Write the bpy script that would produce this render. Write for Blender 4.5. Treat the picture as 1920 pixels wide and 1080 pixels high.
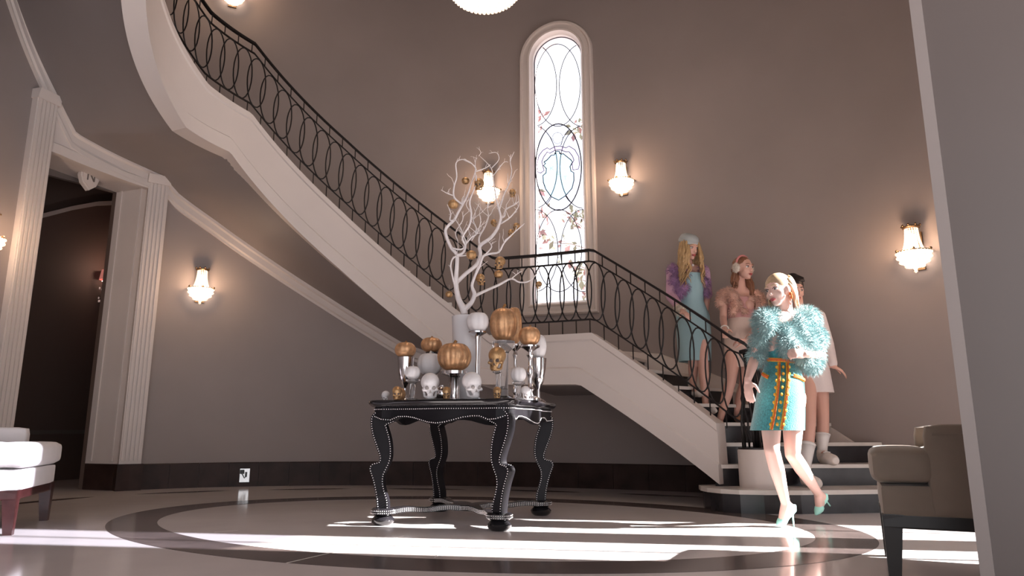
import bpy, bmesh, math, random
from mathutils import Vector, Matrix, Euler
from mathutils import noise as mnoise
import numpy as np
PI = math.pi
R = math.radians
SC = bpy.context.scene
for o in list(bpy.data.objects):
    bpy.data.objects.remove(o)

# ------------------------------------------------------------------ camera
HC, TH, FPX = 0.61, R(11.5), 1327.0
cam_d = bpy.data.cameras.new('camera'); cam = bpy.data.objects.new('camera', cam_d)
SC.collection.objects.link(cam)
cam.location = (0, 0, HC); cam.rotation_euler = (PI/2 + TH, 0, 0)
cam_d.sensor_width = 36; cam_d.lens = 36*FPX/1920; cam_d.clip_end = 200; cam_d.clip_start = 0.05
SC.camera = cam

# ------------------------------------------------------------------ world, sun, exposure
world = bpy.data.worlds.new('world'); SC.world = world; world.use_nodes = True
bg = world.node_tree.nodes['Background']
bg.inputs[0].default_value = (0.92, 0.95, 1.0, 1); bg.inputs[1].default_value = 2.2
sun_d = bpy.data.lights.new('sun', 'SUN'); sun = bpy.data.objects.new('sun', sun_d)
SC.collection.objects.link(sun)
SUN_EL = R(28.5); SUN_DIR = Vector((-0.988*math.cos(SUN_EL), 0.155*math.cos(SUN_EL), -math.sin(SUN_EL)))
sun.rotation_euler = SUN_DIR.to_track_quat('-Z', 'Y').to_euler()
sun.location = (12, 2, 8)
sun_d.energy = 44.0; sun_d.angle = R(0.6); sun_d.color = (1.0, 0.97, 0.95)
SC.view_settings.view_transform = 'Standard'; SC.view_settings.look = 'None'
SC.view_settings.exposure = 0.03; SC.view_settings.gamma = 1.0
SC.view_settings.use_curve_mapping = False

# ------------------------------------------------------------------ picture-to-place arithmetic (a ray meets a wall, a floor, a depth)
def ray(px, py):
    u = (px-960)/FPX; v = (540-py)/FPX
    return Vector((u, math.cos(TH)-v*math.sin(TH), math.sin(TH)+v*math.cos(TH)))
def at(px, py, Y):
    d = ray(px, py); return Vector((0, 0, HC)) + d*(Y/d.y)
def ground(px, py, z=0.0):
    d = ray(px, py); return Vector((0, 0, HC)) + d*((z-HC)/d.z)
CX, CY = -0.36, 5.2
OA = R(-20.5)
Ux, Uy = math.cos(OA), math.sin(OA)
Wx, Wy = -math.sin(OA), math.cos(OA)
def oval(t, a, b, z=0.0):
    t = R(t); u = a*math.cos(t); w = b*math.sin(t)
    return Vector((CX+u*Ux+w*Wx, CY+u*Uy+w*Wy, z))
def oval_frame(t, a, b):
    """point, tangent (increasing t), inward normal"""
    p = oval(t, a, b); q = oval(t+0.05, a, b)
    tg = (q-p).normalized(); n = Vector((-tg.y, tg.x, 0))
    return p, tg, n
def hit(px, py, a, b):
    d = ray(px, py)
    ou = (-CX*Ux-CY*Uy)/a; ow = (-CX*Wx-CY*Wy)/b
    du = (d.x*Ux+d.y*Uy)/a; dw = (d.x*Wx+d.y*Wy)/b
    A = du*du+dw*dw; B = 2*(ou*du+ow*dw); Cc = ou*ou+ow*ow-1
    D = max(B*B-4*A*Cc, 0)
    s = (-B+math.sqrt(D))/(2*A)
    x, y = d.x*s, d.y*s
    t = math.degrees(math.atan2(((x-CX)*Wx+(y-CY)*Wy)/b, ((x-CX)*Ux+(y-CY)*Uy)/a))
    if t < -100: t += 360
    return t, HC+d.z*s
WA, WB = 4.8, 3.15      # the oval wall
SA, SB = 3.0, 1.75      # the inner edge of the stair

# ------------------------------------------------------------------ materials
MATS = {}
def mat(name, col, rough=0.5, metal=0.0, spec=0.5, var=0.0, vscale=6.0, bump=0.0, bscale=40.0, emit=None, estr=0.0,
        trans=0.0, ior=1.45, alpha=1.0, sheen=0.0, coat=0.0, sss=0.0):
    m = bpy.data.materials.new(name); m.use_nodes = True
    nt = m.node_tree; b = nt.nodes['Principled BSDF']
    b.inputs['Base Color'].default_value = (*col, 1)
    b.inputs['Roughness'].default_value = rough; b.inputs['Metallic'].default_value = metal
    b.inputs['Specular IOR Level'].default_value = spec; b.inputs['IOR'].default_value = ior
    b.inputs['Transmission Weight'].default_value = trans; b.inputs['Alpha'].default_value = alpha
    b.inputs['Sheen Weight'].default_value = sheen; b.inputs['Coat Weight'].default_value = coat
    if sss:
        b.inputs['Subsurface Weight'].default_value = sss
        b.inputs['Subsurface Radius'].default_value = (0.01, 0.004, 0.002)
    if emit:
        b.inputs['Emission Color'].default_value = (*emit, 1); b.inputs['Emission Strength'].default_value = estr
    tc = None
    if var or bump:
        tc = nt.nodes.new('ShaderNodeTexCoord')
    if var:
        n = nt.nodes.new('ShaderNodeTexNoise'); n.inputs['Scale'].default_value = vscale; n.inputs['Detail'].default_value = 4
        nt.links.new(tc.outputs['Object'], n.inputs['Vector'])
        r = nt.nodes.new('ShaderNodeMapRange')
        r.inputs['From Min'].default_value = 0.3; r.inputs['From Max'].default_value = 0.7
        r.inputs['To Min'].default_value = 1-var; r.inputs['To Max'].default_value = 1+var
        nt.links.new(n.outputs['Fac'], r.inputs['Value'])
        mx = nt.nodes.new('ShaderNodeMix'); mx.data_type = 'RGBA'; mx.blend_type = 'MULTIPLY'
        mx.inputs['Factor'].default_value = 1; mx.inputs['A'].default_value = (*col, 1)
        nt.links.new(r.outputs['Result'], mx.inputs['B']); nt.links.new(mx.outputs['Result'], b.inputs['Base Color'])
    if bump:
        n2 = nt.nodes.new('ShaderNodeTexNoise'); n2.inputs['Scale'].default_value = bscale; n2.inputs['Detail'].default_value = 3
        nt.links.new(tc.outputs['Object'], n2.inputs['Vector'])
        bp = nt.nodes.new('ShaderNodeBump'); bp.inputs['Strength'].default_value = bump; bp.inputs['Distance'].default_value = 0.01
        nt.links.new(n2.outputs['Fac'], bp.inputs['Height']); nt.links.new(bp.outputs['Normal'], b.inputs['Normal'])
    MATS[name] = m
    return m

M = {}
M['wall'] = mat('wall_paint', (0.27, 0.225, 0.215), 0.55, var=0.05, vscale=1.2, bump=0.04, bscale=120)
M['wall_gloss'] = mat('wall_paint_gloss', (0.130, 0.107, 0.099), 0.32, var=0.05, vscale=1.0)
M['soffit'] = mat('soffit_plaster', (0.235, 0.205, 0.203), 0.6, var=0.04, vscale=1.0)
M['white'] = mat('white_paint', (0.585, 0.52, 0.49), 0.45, var=0.03, vscale=2.0)
M['base'] = mat('brown_marble', (0.034, 0.019, 0.016), 0.36, spec=0.15, var=0.35, vscale=5.0)
M['floor'] = mat('cream_marble', (0.72, 0.66, 0.65), 0.11, var=0.07, vscale=1.4, spec=0.5)
M['ring'] = mat('brown_stone', (0.105, 0.080, 0.075), 0.16, var=0.3, vscale=4.0)
M['line_pale'] = mat('pale_line', (0.85, 0.83, 0.80), 0.3)
M['casing'] = mat('casing_paint', (0.28, 0.24, 0.225), 0.45)
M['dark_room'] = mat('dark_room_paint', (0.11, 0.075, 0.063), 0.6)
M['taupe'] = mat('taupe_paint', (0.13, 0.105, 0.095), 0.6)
M['black_stone'] = mat('black_riser', (0.018, 0.017, 0.02), 0.25, var=0.3, vscale=8)
M['tread'] = mat('tread_marble', (0.62, 0.57, 0.53), 0.25, var=0.08, vscale=4)
M['iron'] = mat('wrought_iron', (0.013, 0.010, 0.010), 0.38, metal=0.3)
M['lead'] = mat('lead_came', (0.05, 0.05, 0.07), 0.4, metal=0.6)
M['crystal_lit'] = mat('lit_crystal', (1, 0.9, 0.8), 0.15, emit=(1.0, 0.82, 0.66), estr=5.0)
M['crystal_dim'] = mat('crystal_beads', (0.9, 0.78, 0.68), 0.1, emit=(1.0, 0.72, 0.5), estr=0.9)
M['brass'] = mat('dark_brass', (0.18, 0.11, 0.06), 0.35, metal=0.9)
M['plate'] = mat('steel_plate', (0.75, 0.74, 0.73), 0.25, metal=0.6)
M['plug'] = mat('black_plastic', (0.02, 0.02, 0.02), 0.4)

# ------------------------------------------------------------------ mesh helpers
COL = SC.collection
class MB:
    def __init__(s): s.v = []; s.f = []
    def add(s, vs, fs):
        k = len(s.v); s.v += [tuple(p) for p in vs]; s.f += [tuple(i+k for i in f) for f in fs]; return s
    def box(s, c, d, rz=0.0, mtx=None):
        hx, hy, hz = d[0]/2, d[1]/2, d[2]/2
        vs = [Vector((x, y, z)) for x in (-hx, hx) for y in (-hy, hy) for z in (-hz, hz)]
        m = mtx if mtx is not None else Matrix.Rotation(rz, 4, 'Z')
        vs = [m @ p + Vector(c) for p in vs]
        return s.add(vs, [(0, 1, 3, 2), (4, 6, 7, 5), (0, 4, 5, 1), (2, 3, 7, 6), (0, 2, 6, 4), (1, 5, 7, 3)])
    def tube(s, pts, rad, n=6, closed=False, cap=True):
        pts = [Vector(p) for p in pts]; N = len(pts)
        if not isinstance(rad, (list, tuple)): rad = [rad]*N
        up = Vector((0, 0, 1)); vs = []; prev = None
        for i, p in enumerate(pts):
            if closed: tg = pts[(i+1) % N]-pts[i-1]
            else: tg = pts[min(i+1, N-1)]-pts[max(i-1, 0)]
            if tg.length < 1e-9: tg = Vector((0, 0, 1))
            tg.normalize()
            if prev is None:
                a = up if abs(tg.dot(up)) < 0.9 else Vector((1, 0, 0))
                x = a.cross(tg).normalized()
            else:
                x = (prev - tg*prev.dot(tg))
                x = x.normalized() if x.length > 1e-6 else up.cross(tg).normalized()
            prev = x; y = tg.cross(x)
            for k in range(n):
                an = 2*PI*k/n; vs.append(p + (x*math.cos(an)+y*math.sin(an))*rad[i])
        fs = []
        for i in range(N if closed else N-1):
            j = (i+1) % N
            for k in range(n): fs.append((i*n+k, i*n+(k+1) % n, j*n+(k+1) % n, j*n+k))
        if cap and not closed:
            fs.append(tuple(range(n-1, -1, -1))); fs.append(tuple((N-1)*n+k for k in range(n)))
        return s.add(vs, fs)
    def bar(s, pts, w, h, n=None):
        """rectangular section swept along pts, w across (horizontal), h vertical"""
        pts = [Vector(p) for p in pts]; N = len(pts); vs = []
        for i, p in enumerate(pts):
            tg = pts[min(i+1, N-1)]-pts[max(i-1, 0)]; tg.z = 0; tg.normalize()
            x = Vector((tg.y, -tg.x, 0))
            for (a, b) in ((-w/2, -h/2), (w/2, -h/2), (w/2, h/2), (-w/2, h/2)): vs.append(p+x*a+Vector((0, 0, b)))
        fs = [(i*4+k, i*4+(k+1) % 4, i*4+4+(k+1) % 4, i*4+4+k) for i in range(N-1) for k in range(4)]
        fs += [(3, 2, 1, 0), tuple((N-1)*4+k for k in range(4))]
        return s.add(vs, fs)
    def lathe(s, prof, c=(0, 0, 0), n=24, a0=0.0, a1=2*PI, axis=None, sx=1.0, sy=1.0):
        full = abs(a1-a0-2*PI) < 1e-6; m = n if full else n+1; vs = []
        for (r, z) in prof:
            for k in range(m):
                an = a0+(a1-a0)*k/n
                vs.append(Vector((r*math.cos(an)*sx, r*math.sin(an)*sy, z)))
        if axis is not None: vs = [axis @ p for p in vs]
        vs = [p+Vector(c) for p in vs]; fs = []
        for i in range(len(prof)-1):
            for k in range(n if full else n):
                k2 = (k+1) % m if full else k+1
                fs.append((i*m+k, i*m+k2, (i+1)*m+k2, (i+1)*m+k))
        if full:
            if prof[0][0] > 1e-5: fs.append(tuple(range(m-1, -1, -1)))
            if prof[-1][0] > 1e-5: fs.append(tuple((len(prof)-1)*m+k for k in range(m)))
        return s.add(vs, fs)
    def ball(s, c, r, n=10, m=7, mtx=None):
        rx, ry, rz = (r, r, r) if not isinstance(r, (tuple, list)) else r
        vs = []; fs = []
        for i in range(m+1):
            ph = PI*i/m
            for k in range(n):
                an = 2*PI*k/n
                p = Vector((rx*math.sin(ph)*math.cos(an), ry*math.sin(ph)*math.sin(an), rz*math.cos(ph)))
                if mtx is not None: p = mtx @ p
                vs.append(p+Vector(c))
        for i in range(m):
            for k in range(n): fs.append((i*n+k, (i+1)*n+k, (i+1)*n+(k+1) % n, i*n+(k+1) % n))
        return s.add(vs, fs)
    def loft(s, rings, closed=True, cap=False):
        n = len(rings[0]); vs = [p for r in rings for p in r]; fs = []
        for i in range(len(rings)-1):
            for k in range(n if closed else n-1):
                fs.append((i*n+k, i*n+(k+1) % n, (i+1)*n+(k+1) % n, (i+1)*n+k))
        if cap:
            fs.append(tuple(range(n-1, -1, -1))); fs.append(tuple((len(rings)-1)*n+k for k in range(n)))
        return s.add(vs, fs)
    def prism(s, poly, dvec):
        """flat polygon (list of Vectors) pushed along dvec"""
        n = len(poly); d = Vector(dvec); vs = [Vector(p) for p in poly]+[Vector(p)+d for p in poly]
        fs = [tuple(range(n-1, -1, -1)), tuple(range(n, 2*n))]+[(k, (k+1) % n, n+(k+1) % n, n+k) for k in range(n)]
        return s.add(vs, fs)
    def build(s, name, m, parent=None, smooth=False, angle=None):
        me = bpy.data.meshes.new(name); me.from_pydata(s.v, [], s.f)
        bm = bmesh.new(); bm.from_mesh(me)
        bmesh.ops.remove_doubles(bm, verts=bm.verts, dist=1e-6)
        bmesh.ops.recalc_face_normals(bm, faces=bm.faces)
        bm.to_mesh(me); bm.free()
        me.materials.append(m)
        if smooth:
            me.polygons.foreach_set('use_smooth', [True]*len(me.polygons))
            if angle is not None:
                me.set_sharp_from_angle(angle=R(angle))
        o = bpy.data.objects.new(name, me); COL.objects.link(o)
        if parent is not None:
            o.parent = parent; o.matrix_parent_inverse = Matrix.Translation(parent.location).inverted() if parent.rotation_euler == Euler((0, 0, 0)) else parent.matrix_basis.inverted()
        return o
def obj_from(name, me, parent=None, mw=None):
    o = bpy.data.objects.new(name, me); COL.objects.link(o)
    if mw is not None: o.matrix_world = mw
    if parent is not None: o.parent = parent
    return o
def tag(o, label=None, cat=None, group=None, kind=None):
    if label: o['label'] = label
    if cat: o['category'] = cat
    if group: o['group'] = group
    if kind: o['kind'] = kind
    return o
def empty(name, loc=(0, 0, 0), label=None, cat=None, group=None):
    o = bpy.data.objects.new(name, None); COL.objects.link(o); o.location = loc; o.empty_display_size = 0.05
    return tag(o, label, cat, group)
def frange(a, b, n): return [a+(b-a)*i/n for i in range(n+1)]
def interp(x, pts):
    if x <= pts[0][0]:
        return pts[0][1]
    for (x0, y0), (x1, y1) in zip(pts, pts[1:]):
        if x <= x1: return y0+(y1-y0)*(x-x0)/(x1-x0)
    return pts[-1][1]
# ================================================================== THE SETTING
ZC = 7.4                # ceiling height
# ---- floor with inlaid stone
fl = MB(); fl.add([(-9, -4, 0), (9, -4, 0), (9, 12, 0), (-9, 12, 0)], [(0, 1, 2, 3)])
floor = tag(fl.build('floor', M['floor']), kind='structure')
def annulus(name, a0, b0, a1, b1, h, m, parent):
    mb = MB(); ts = frange(0, 360, 180)[:-1]
    r = [[oval(t, a, b, z) for t in ts] for (a, b, z) in ((a0, b0, 0), (a0, b0, h), (a1, b1, h), (a1, b1, 0))]
    mb.loft(r); return mb.build(name, m, parent)
annulus('inlay_ring', 2.30, 1.49, 2.63, 1.79, 0.0015, M['ring'], floor)
BA, BB = 4.13, 2.61      # the border of long pointed inlays that follows the wall
arc_b = [(0.0, 0.0)]
for t in frange(0, 215, 860)[1:]: arc_b.append((t, arc_b[-1][1]+(oval(t, BA, BB)-oval(arc_b[-1][0], BA, BB)).length))
inv_b = [(l, t) for t, l in arc_b]
def b_len(px, py):
    g = ground(px, py); t = math.degrees(math.atan2(((g.x-CX)*Wx+(g.y-CY)*Wy)/BB, ((g.x-CX)*Ux+(g.y-CY)*Uy)/BA)) % 360; return interp(t, arc_b)
l0, l1 = sorted((b_len(255, 927), b_len(430, 920)))
for k in range(-8, 3):
    c_ = (l0+l1)/2+k*1.27; hl = 0.46; mb = MB(); up = []; lo = []
    if c_-hl < 2.2 or c_+hl > arc_b[-1][1]: continue
    for i in range(17):
        s = i/16; t = interp(c_-hl+2*hl*s, inv_b); b = math.sin(PI*s)
        up.append(oval(t, BA+0.06*b, BB+0.06*b, 0.0012)); lo.append(oval(t, BA-0.09*b, BB-0.09*b, 0.0012))
    mb.loft([up, lo], closed=False); mb.build('inlay_leaf', M['ring'], floor)
for (a, b, w) in (((537, 1056.5), (757, 1005.5), 0.012), ((815, 1046), (852, 1012), 0.006), ((402, 998.5), (446, 995), 0.010)):  # three thin pale lines laid on the floor
    p, q = ground(*a), ground(*b); d = (q-p).normalized(); n = Vector((-d.y, d.x, 0))*w/2; z = Vector((0, 0, 0.0022))
    mb = MB(); mb.add([p-n+z, q-n*0.5+z, q+n*0.5+z, p+n+z], [(0, 1, 2, 3)]); mb.build('floor_line', M['line_pale'], floor)

# ---- window place
tw, _ = hit(1046, 320, WA, WB)
PW, TGW, NW = oval_frame(tw, WA, WB)
RW = -TGW                                   # to the right along the wall, seen from inside
def winpt(px, py, dep=0.0):
    d = ray(px, py); o = Vector((0, 0, HC)); p0 = PW+NW*dep
    s = (p0-o).dot(NW)/d.dot(NW); p = o+d*s
    return (p-PW).dot(RW), p.z
def W3(s, z, dep=0.0):
    p = PW+RW*s+NW*dep; return Vector((p.x, p.y, z))
gl, zb = winpt(1001, 568); gr, _ = winpt(1097.5, 568); _, ztop = winpt(1044, 64)
gs = (gl+gr)/2; ghw = (gr-gl)/2; zarc = ztop-ghw
PW = PW+RW*gs
def stadium(off, n=20):
    hw = ghw+off; pts = [(-hw, zb-off), (hw, zb-off)]
    for k in range(n+1):
        a = PI*k/n; pts.append((hw*math.cos(a), zarc+hw*math.sin(a)))
    return pts
# ---- oval walls (columns with openings)
DOOR0, DOOR1 = 160.0, 179.4                 # doorway under the stair
GLZ0, GLZ1 = -9.0, 27.0                     # glazed entrance at the sunny end of the oval
dsdt = (oval(tw+0.5, WA, WB)-oval(tw-0.5, WA, WB)).length
def win_hole(t):
    s = (tw-t)*dsdt-gs*1.0
    hw = ghw+0.06
    if abs(s) >= hw: return None
    return (zb-0.06, zarc+math.sqrt(max(hw*hw-s*s, 0)))
DTK = sorted([hit(275, 352, WA, WB), hit(104, 287, WA, WB), hit(190, 322, WA, WB)])
def door_top(t): return interp(t, DTK)
def wall_seg(name, t0, t1, dt, fn, m=None):
    mb = MB(); n = max(1, int(round((t1-t0)/dt)))
    ts = frange(t0, t1, n)
    for a, b in zip(ts, ts[1:]):
        ha, hb = fn(a+1e-4), fn(b-1e-4)
        A0, B0 = oval(a, WA, WB), oval(b, WA, WB)
        def q(za0, za1, zb0, zb1):
            mb.add([(A0.x, A0.y, za0), (B0.x, B0.y, zb0), (B0.x, B0.y, zb1), (A0.x, A0.y, za1)], [(0, 1, 2, 3)])
        if ha is None and hb is None: q(0, ZC, 0, ZC)
        else:
            if ha is None: ha = (hb[0], hb[0]+1e-3) if hb[0] > 0 else hb
            if hb is None: hb = (ha[0], ha[0]+1e-3) if ha[0] > 0 else ha
            if max(ha[0], hb[0]) > 0.01: q(0, ha[0], 0, hb[0])
            q(ha[1], ZC, hb[1], ZC)
    o = mb.build(name, m or M['wall'], smooth=(name != 'wall_window')); return tag(o, kind='structure')
thw = (ghw+0.06)/dsdt
wall_seg('wall_back', GLZ1, tw-thw-0.4, 1.0, lambda t: None)
wall_seg('wall_window', tw-thw-0.4, tw+thw+0.4, 0.2, win_hole)
wall_seg('wall_stair', tw+thw+0.4, DOOR0, 1.0, lambda t: None)
wall_seg('wall_doorway', DOOR0, DOOR1, 0.97, lambda t: (0, door_top(t)))
wall_seg('wall_left', DOOR1, 204, 1.0, lambda t: None)
wall_seg('wall_right', -42, GLZ0, 1.0, lambda t: None)
pl = oval(204, WA, WB)
mb = MB(); mb.box(((pl.x-0.1), (pl.y-3)/2, ZC/2), (0.2, pl.y+3.0, ZC)); tag(mb.build('wall_left_front', M['wall']), kind='structure')
# ceiling over the oval hall
mb = MB(); ring = [oval(t, WA+0.3, WB+0.3, ZC) for t in frange(0, 360, 90)[:-1]]
mb.prism(ring, (0, 0, 0.15)); tag(mb.build('ceiling', M['soffit']), kind='structure')

# ---- brown marble baseboard, one slab after another
def slab_run(name, t0, t1, n, h, d, m, kind=True):
    root = empty(name); root['kind'] = 'structure'
    ts = frange(t0, t1, n)
    for a, b in zip(ts, ts[1:]):
        mb = MB(); tt = frange(a+0.02, b-0.02, 4); rings = []
        for t in tt:
            p, tg, nn = oval_frame(t, WA, WB)
            rings.append([p+nn*0.0, p+nn*d, p+nn*d+Vector((0, 0, h-0.008)), p+nn*(d-0.008)+Vector((0, 0, h)), p+Vector((0, 0, h))])
        mb.loft(rings, cap=True); mb.build('slab', m, root)
    return root
slab_run('baseboard_back', 33, 156.4, 26, 0.27, 0.025, M['base'])
slab_run('baseboard_left', 183.5, 203, 5, 0.27, 0.025, M['base'])

# ---- stair lines, measured on the inner edge of the stair
def tz(px, py): return hit(px, py, SA, SB)
tA, zA = tz(389, 160); tB, zB = tz(471, 214); tL1, zL1 = tz(922, 630); tL2, zL2 = tz(1111, 628); tE, zE = tz(1385, 826)
zL = (zL1+zL2)/2
TOP = [(tE, zE), (tL2, zL), (tL1, zL), (tB, zB), (tA, zA)]
tm_, zm_ = tz(640, 396); TOP.insert(3, (tm_, zm_))
bA, cA = tz(345, 240); bB, cB = tz(430, 287); bM, cM = tz(640, 508); bL2, cL2 = tz(1088, 721); bE, cE = tz(1352, 908)
tL1b = tL1+2.0
BOT = [(bE, max(cE, 0.17)), (bL2, cL2), (tL1b, cL2+0.02), (bM, cM), (bB, cB), (bA, cA)]
def arc(t0, t1):
    n = 20; s = 0; p = oval(t0, SA, SB)
    for t in frange(t0, t1, n)[1:]:
        q = oval(t, SA, SB); s += (q-p).length; p = q
    return s
T_END = 214
SLOPE3 = 0.80
TOP += [(t, zA+SLOPE3*arc(tA, t)) for t in frange(tA, T_END, 12)[1:]]
BOT += [(t, cA+SLOPE3*arc(bA, t)) for t in frange(bA, T_END, 12)[1:]]
def ztopf(t): return interp(t, TOP)
def zbotf(t): return interp(t, BOT)
TRIMZ = []
for q in ((1040, 742), (750, 642), (700, 612), (600, 550), (500, 485), (400, 415), (330, 365), (300, 330)):
    TRIMZ.append(hit(q[0], q[1], WA, WB))
TRIMZ += [hit(134, 249, WA, WB), (179.0, 4.06), (186, 4.55), (T_END, 6.6)]
def ztrim(t):
    if t < TRIMZ[0][0]:
        return min(TRIMZ[0][1], zbotf(t)+0.0)
    return interp(t, TRIMZ)

stair = empty('curved_staircase', (1.9, 5.7, 0.0), 'curved white staircase with black iron oval railing sweeping round the hall', 'staircase')
NS = 150
ts = frange(bE, T_END, NS)
# stringer: solid band, thickness 0.16, with a step moulding near both edges
def stringer_ring(t):
    p, tg, n = oval_frame(t, SA, SB); zt, zb_ = ztopf(t), zbotf(t)
    if zt-zb_ < 0.05: zt = zb_+0.05
    h = zt-zb_
    prof = [(-0.16, 0), (0.030, 0), (0.030, min(0.15, 0.35*h)), (0.012, min(0.165, 0.38*h)), (0.012, h-min(0.075, 0.2*h)), (0.026, h-min(0.06, 0.16*h)), (0.026, h), (-0.13, h)]
    return [p+n*d+Vector((0, 0, zb_+z)) for d, z in prof]
mb = MB(); mb.loft([stringer_ring(t) for t in ts], cap=True)
mb.build('stringer', M['white'], stair, smooth=True, angle=25)
# soffit from stringer to wall
mb = MB(); rows = []
for t in ts:
    p = oval(t, SA, SB, zbotf(t)+0.012); n = oval_frame(t, SA, SB)[2]; q = oval(t, WA, WB, ztrim(t)); row = []
    p = p-n*0.05
    for k in range(7): row.append(p.lerp(q, k/6))
    rows.append(row)
mb.loft(rows, closed=False); mb.build('soffit', M['soffit'], stair, smooth=True)
# white moulding where the soffit meets the wall
mb = MB(); rings = []
for t in frange(97.5, 206, 130):
    p, tg, n = oval_frame(t, WA, WB); z = ztrim(t)
    prof = [(0, -0.17), (0.035, -0.17), (0.035, -0.14), (0.055, -0.12), (0.055, -0.05), (0.085, -0.03), (0.085, 0.03), (0, 0.06)]
    rings.append([p+n*d+Vector((0, 0, z+e)) for d, e in prof])
mb.loft(rings, cap=True); tag(mb.build('trim_1', M['white'], smooth=True, angle=25), kind='structure')

# ---- steps
def step(ti0, to0, ti1, to1, z, h, nose=0.03):
    """one step: tread slab and riser below its front edge; i = inner edge, o = wall edge; 0 front, 1 back"""
    def edge(ti, to): return oval(ti, SA+0.02, SB+0.02), oval(to, WA-0.03, WB-0.03)
    a, b = edge(ti0, to0); c, d = edge(ti1, to1)
    fwd = (a-c); fwd.z = 0; fwd.normalize()
    r = MB(); f = (a+b)/2
    rz = Vector((0, 0, z-h)); 
    back = -fwd*0.03
    r.prism([a+rz, b+rz, b+back+rz, a+back+rz], (0, 0, h-0.03)); ro = r.build('step', M['black_stone'], stair)
    t = MB(); tz_ = Vector((0, 0, z-0.03)); ff = fwd*nose
    t.prism([a+tz_+ff, b+tz_+ff, d+tz_, c+tz_], (0, 0, 0.03)); t.build('tread', M['tread'], ro)
    return ro
RISE = 0.17
NST = 8
fr = []
for k in range(2, NST+1):
    s = (k-2)/(NST-2); fr.append((57+(tL2-57)*s, 46+(tL2+1-46)*s))
for k in range(2, NST+1):
    i = k-2; nx = fr[i+1] if i+1 < len(fr) else (tL1, tL1)
    step(fr[i][0], fr[i][1], nx[0], nx[1], k*RISE*zL/(NST*RISE)-0.0 if False else k*((zL-0.14)/NST), (zL-0.14)/NST)
# upper flights, stepping up to the left
z0 = zL-0.14
n2 = 13; z1 = zB-0.2
for k in range(n2):
    a = tL1+(tB-tL1)*k/n2; b = tL1+(tB-tL1)*(k+1)/n2; step(a, a, b, b, z0+(z1-z0)*(k+1)/n2, (z1-z0)/n2)
z2 = z1+(zA-zB)
for k in range(3):
    a = tB+(tA-tB)*k/3; b = tB+(tA-tB)*(k+1)/3; step(a, a, b, b, max(z1+(z2-z1)*(k+1)/3, ztrim(b)+0.12), max((z2-z1)/3, 0.05))
# first step: wide rounded slab under the newel drum
out1 = [(1.60, 6.15), (1.57, 6.0), (1.58, 5.86), (1.64, 5.73), (1.75, 5.64), (1.92, 5.60), (2.2, 5.60), (2.6, 5.65), (3.0, 5.72), (3.4, 5.74), (3.83, 5.70), (3.7, 6.1), (3.2, 6.5), (2.3, 6.5)]
mb = MB(); mb.prism([Vector((x, y, 0.0)) for x, y in out1], (0, 0, 0.142)); s1 = mb.build('step', M['black_stone'], stair)
c0 = Vector((2.7, 6.2, 0)); out2 = []
for x, y in out1[:-4]:
    p = Vector((x, y, 0)); d = (p-Vector((max(min(x, 3.5), 2.0), 6.2, 0))).normalized(); out2.append(p+d*0.035+Vector((0, 0, 0.142)))
out2 += [Vector((x, y, 0.142)) for x, y in out1[-4:]]
mb = MB(); mb.prism(out2, (0, 0, 0.033)); mb.build('tread', M['tread'], s1)
SKZ = [hit(1655, 866, WA, WB), hit(1555, 800, WA, WB), hit(1400, 728, WA, WB), hit(1240, 665, WA, WB)]
SKZ = [(SKZ[0][0]-6, SKZ[0][1]-0.2)]+SKZ+[(100, zL+0.12)]
# skirting board climbing the wall beside the first flight
mb = MB(); rings = []
for t in frange(38, 100, 40):
    p, tg, n = oval_frame(t, WA, WB); z = interp(t, SKZ)
    zl_ = max(z-0.5, 0.0) if t < tL2 else z-0.3
    rings.append([p+n*0.001+Vector((0, 0, zl_)), p+n*0.035+Vector((0, 0, zl_)), p+n*0.035+Vector((0, 0, z)), p+n*0.001+Vector((0, 0, z+0.01))])
mb.loft(rings, cap=True); mb.build('skirting', M['white'], stair, smooth=True, angle=30)
# newel drum
DR = Vector((1.985, 5.87, 0.175)); _, zd = 0, 0
d = ray(1412, 842); zdt = HC+d.z*(DR.y/d.y)
mb = MB(); mb.lathe([(0.0, 0), (0.155, 0), (0.155, zdt-0.175-0.01), (0.148, zdt-0.175), (0, zdt-0.175)], DR, 40)
mb.build('newel_drum', M['white'], stair, smooth=True, angle=40)

# ---- iron railing
rail = MB()
OFF_IN = -0.055
def rp(t, dz):
    p, tg, n = oval_frame(t, SA, SB); return p+n*OFF_IN+Vector((0, 0, ztopf(t)+dz))
H_RAIL, H_MID, H_BOT = 0.82, 0.71, 0.14
tS = tE-0.5
tsr = frange(tS, T_END, 150)
rail.bar([rp(t, H_RAIL) for t in tsr], 0.034, 0.026)
railing = rail.build('railing', M['iron'], stair); railing['label'] = 'black iron railing of overlapping ovals'
mb = MB(); mb.bar([rp(t, H_MID) for t in tsr], 0.014, 0.016); mb.build('rail_bar', M['iron'], railing)
mb = MB(); mb.bar([rp(t, H_BOT) for t in tsr], 0.014, 0.016); mb.build('rail_bar', M['iron'], railing)
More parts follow.
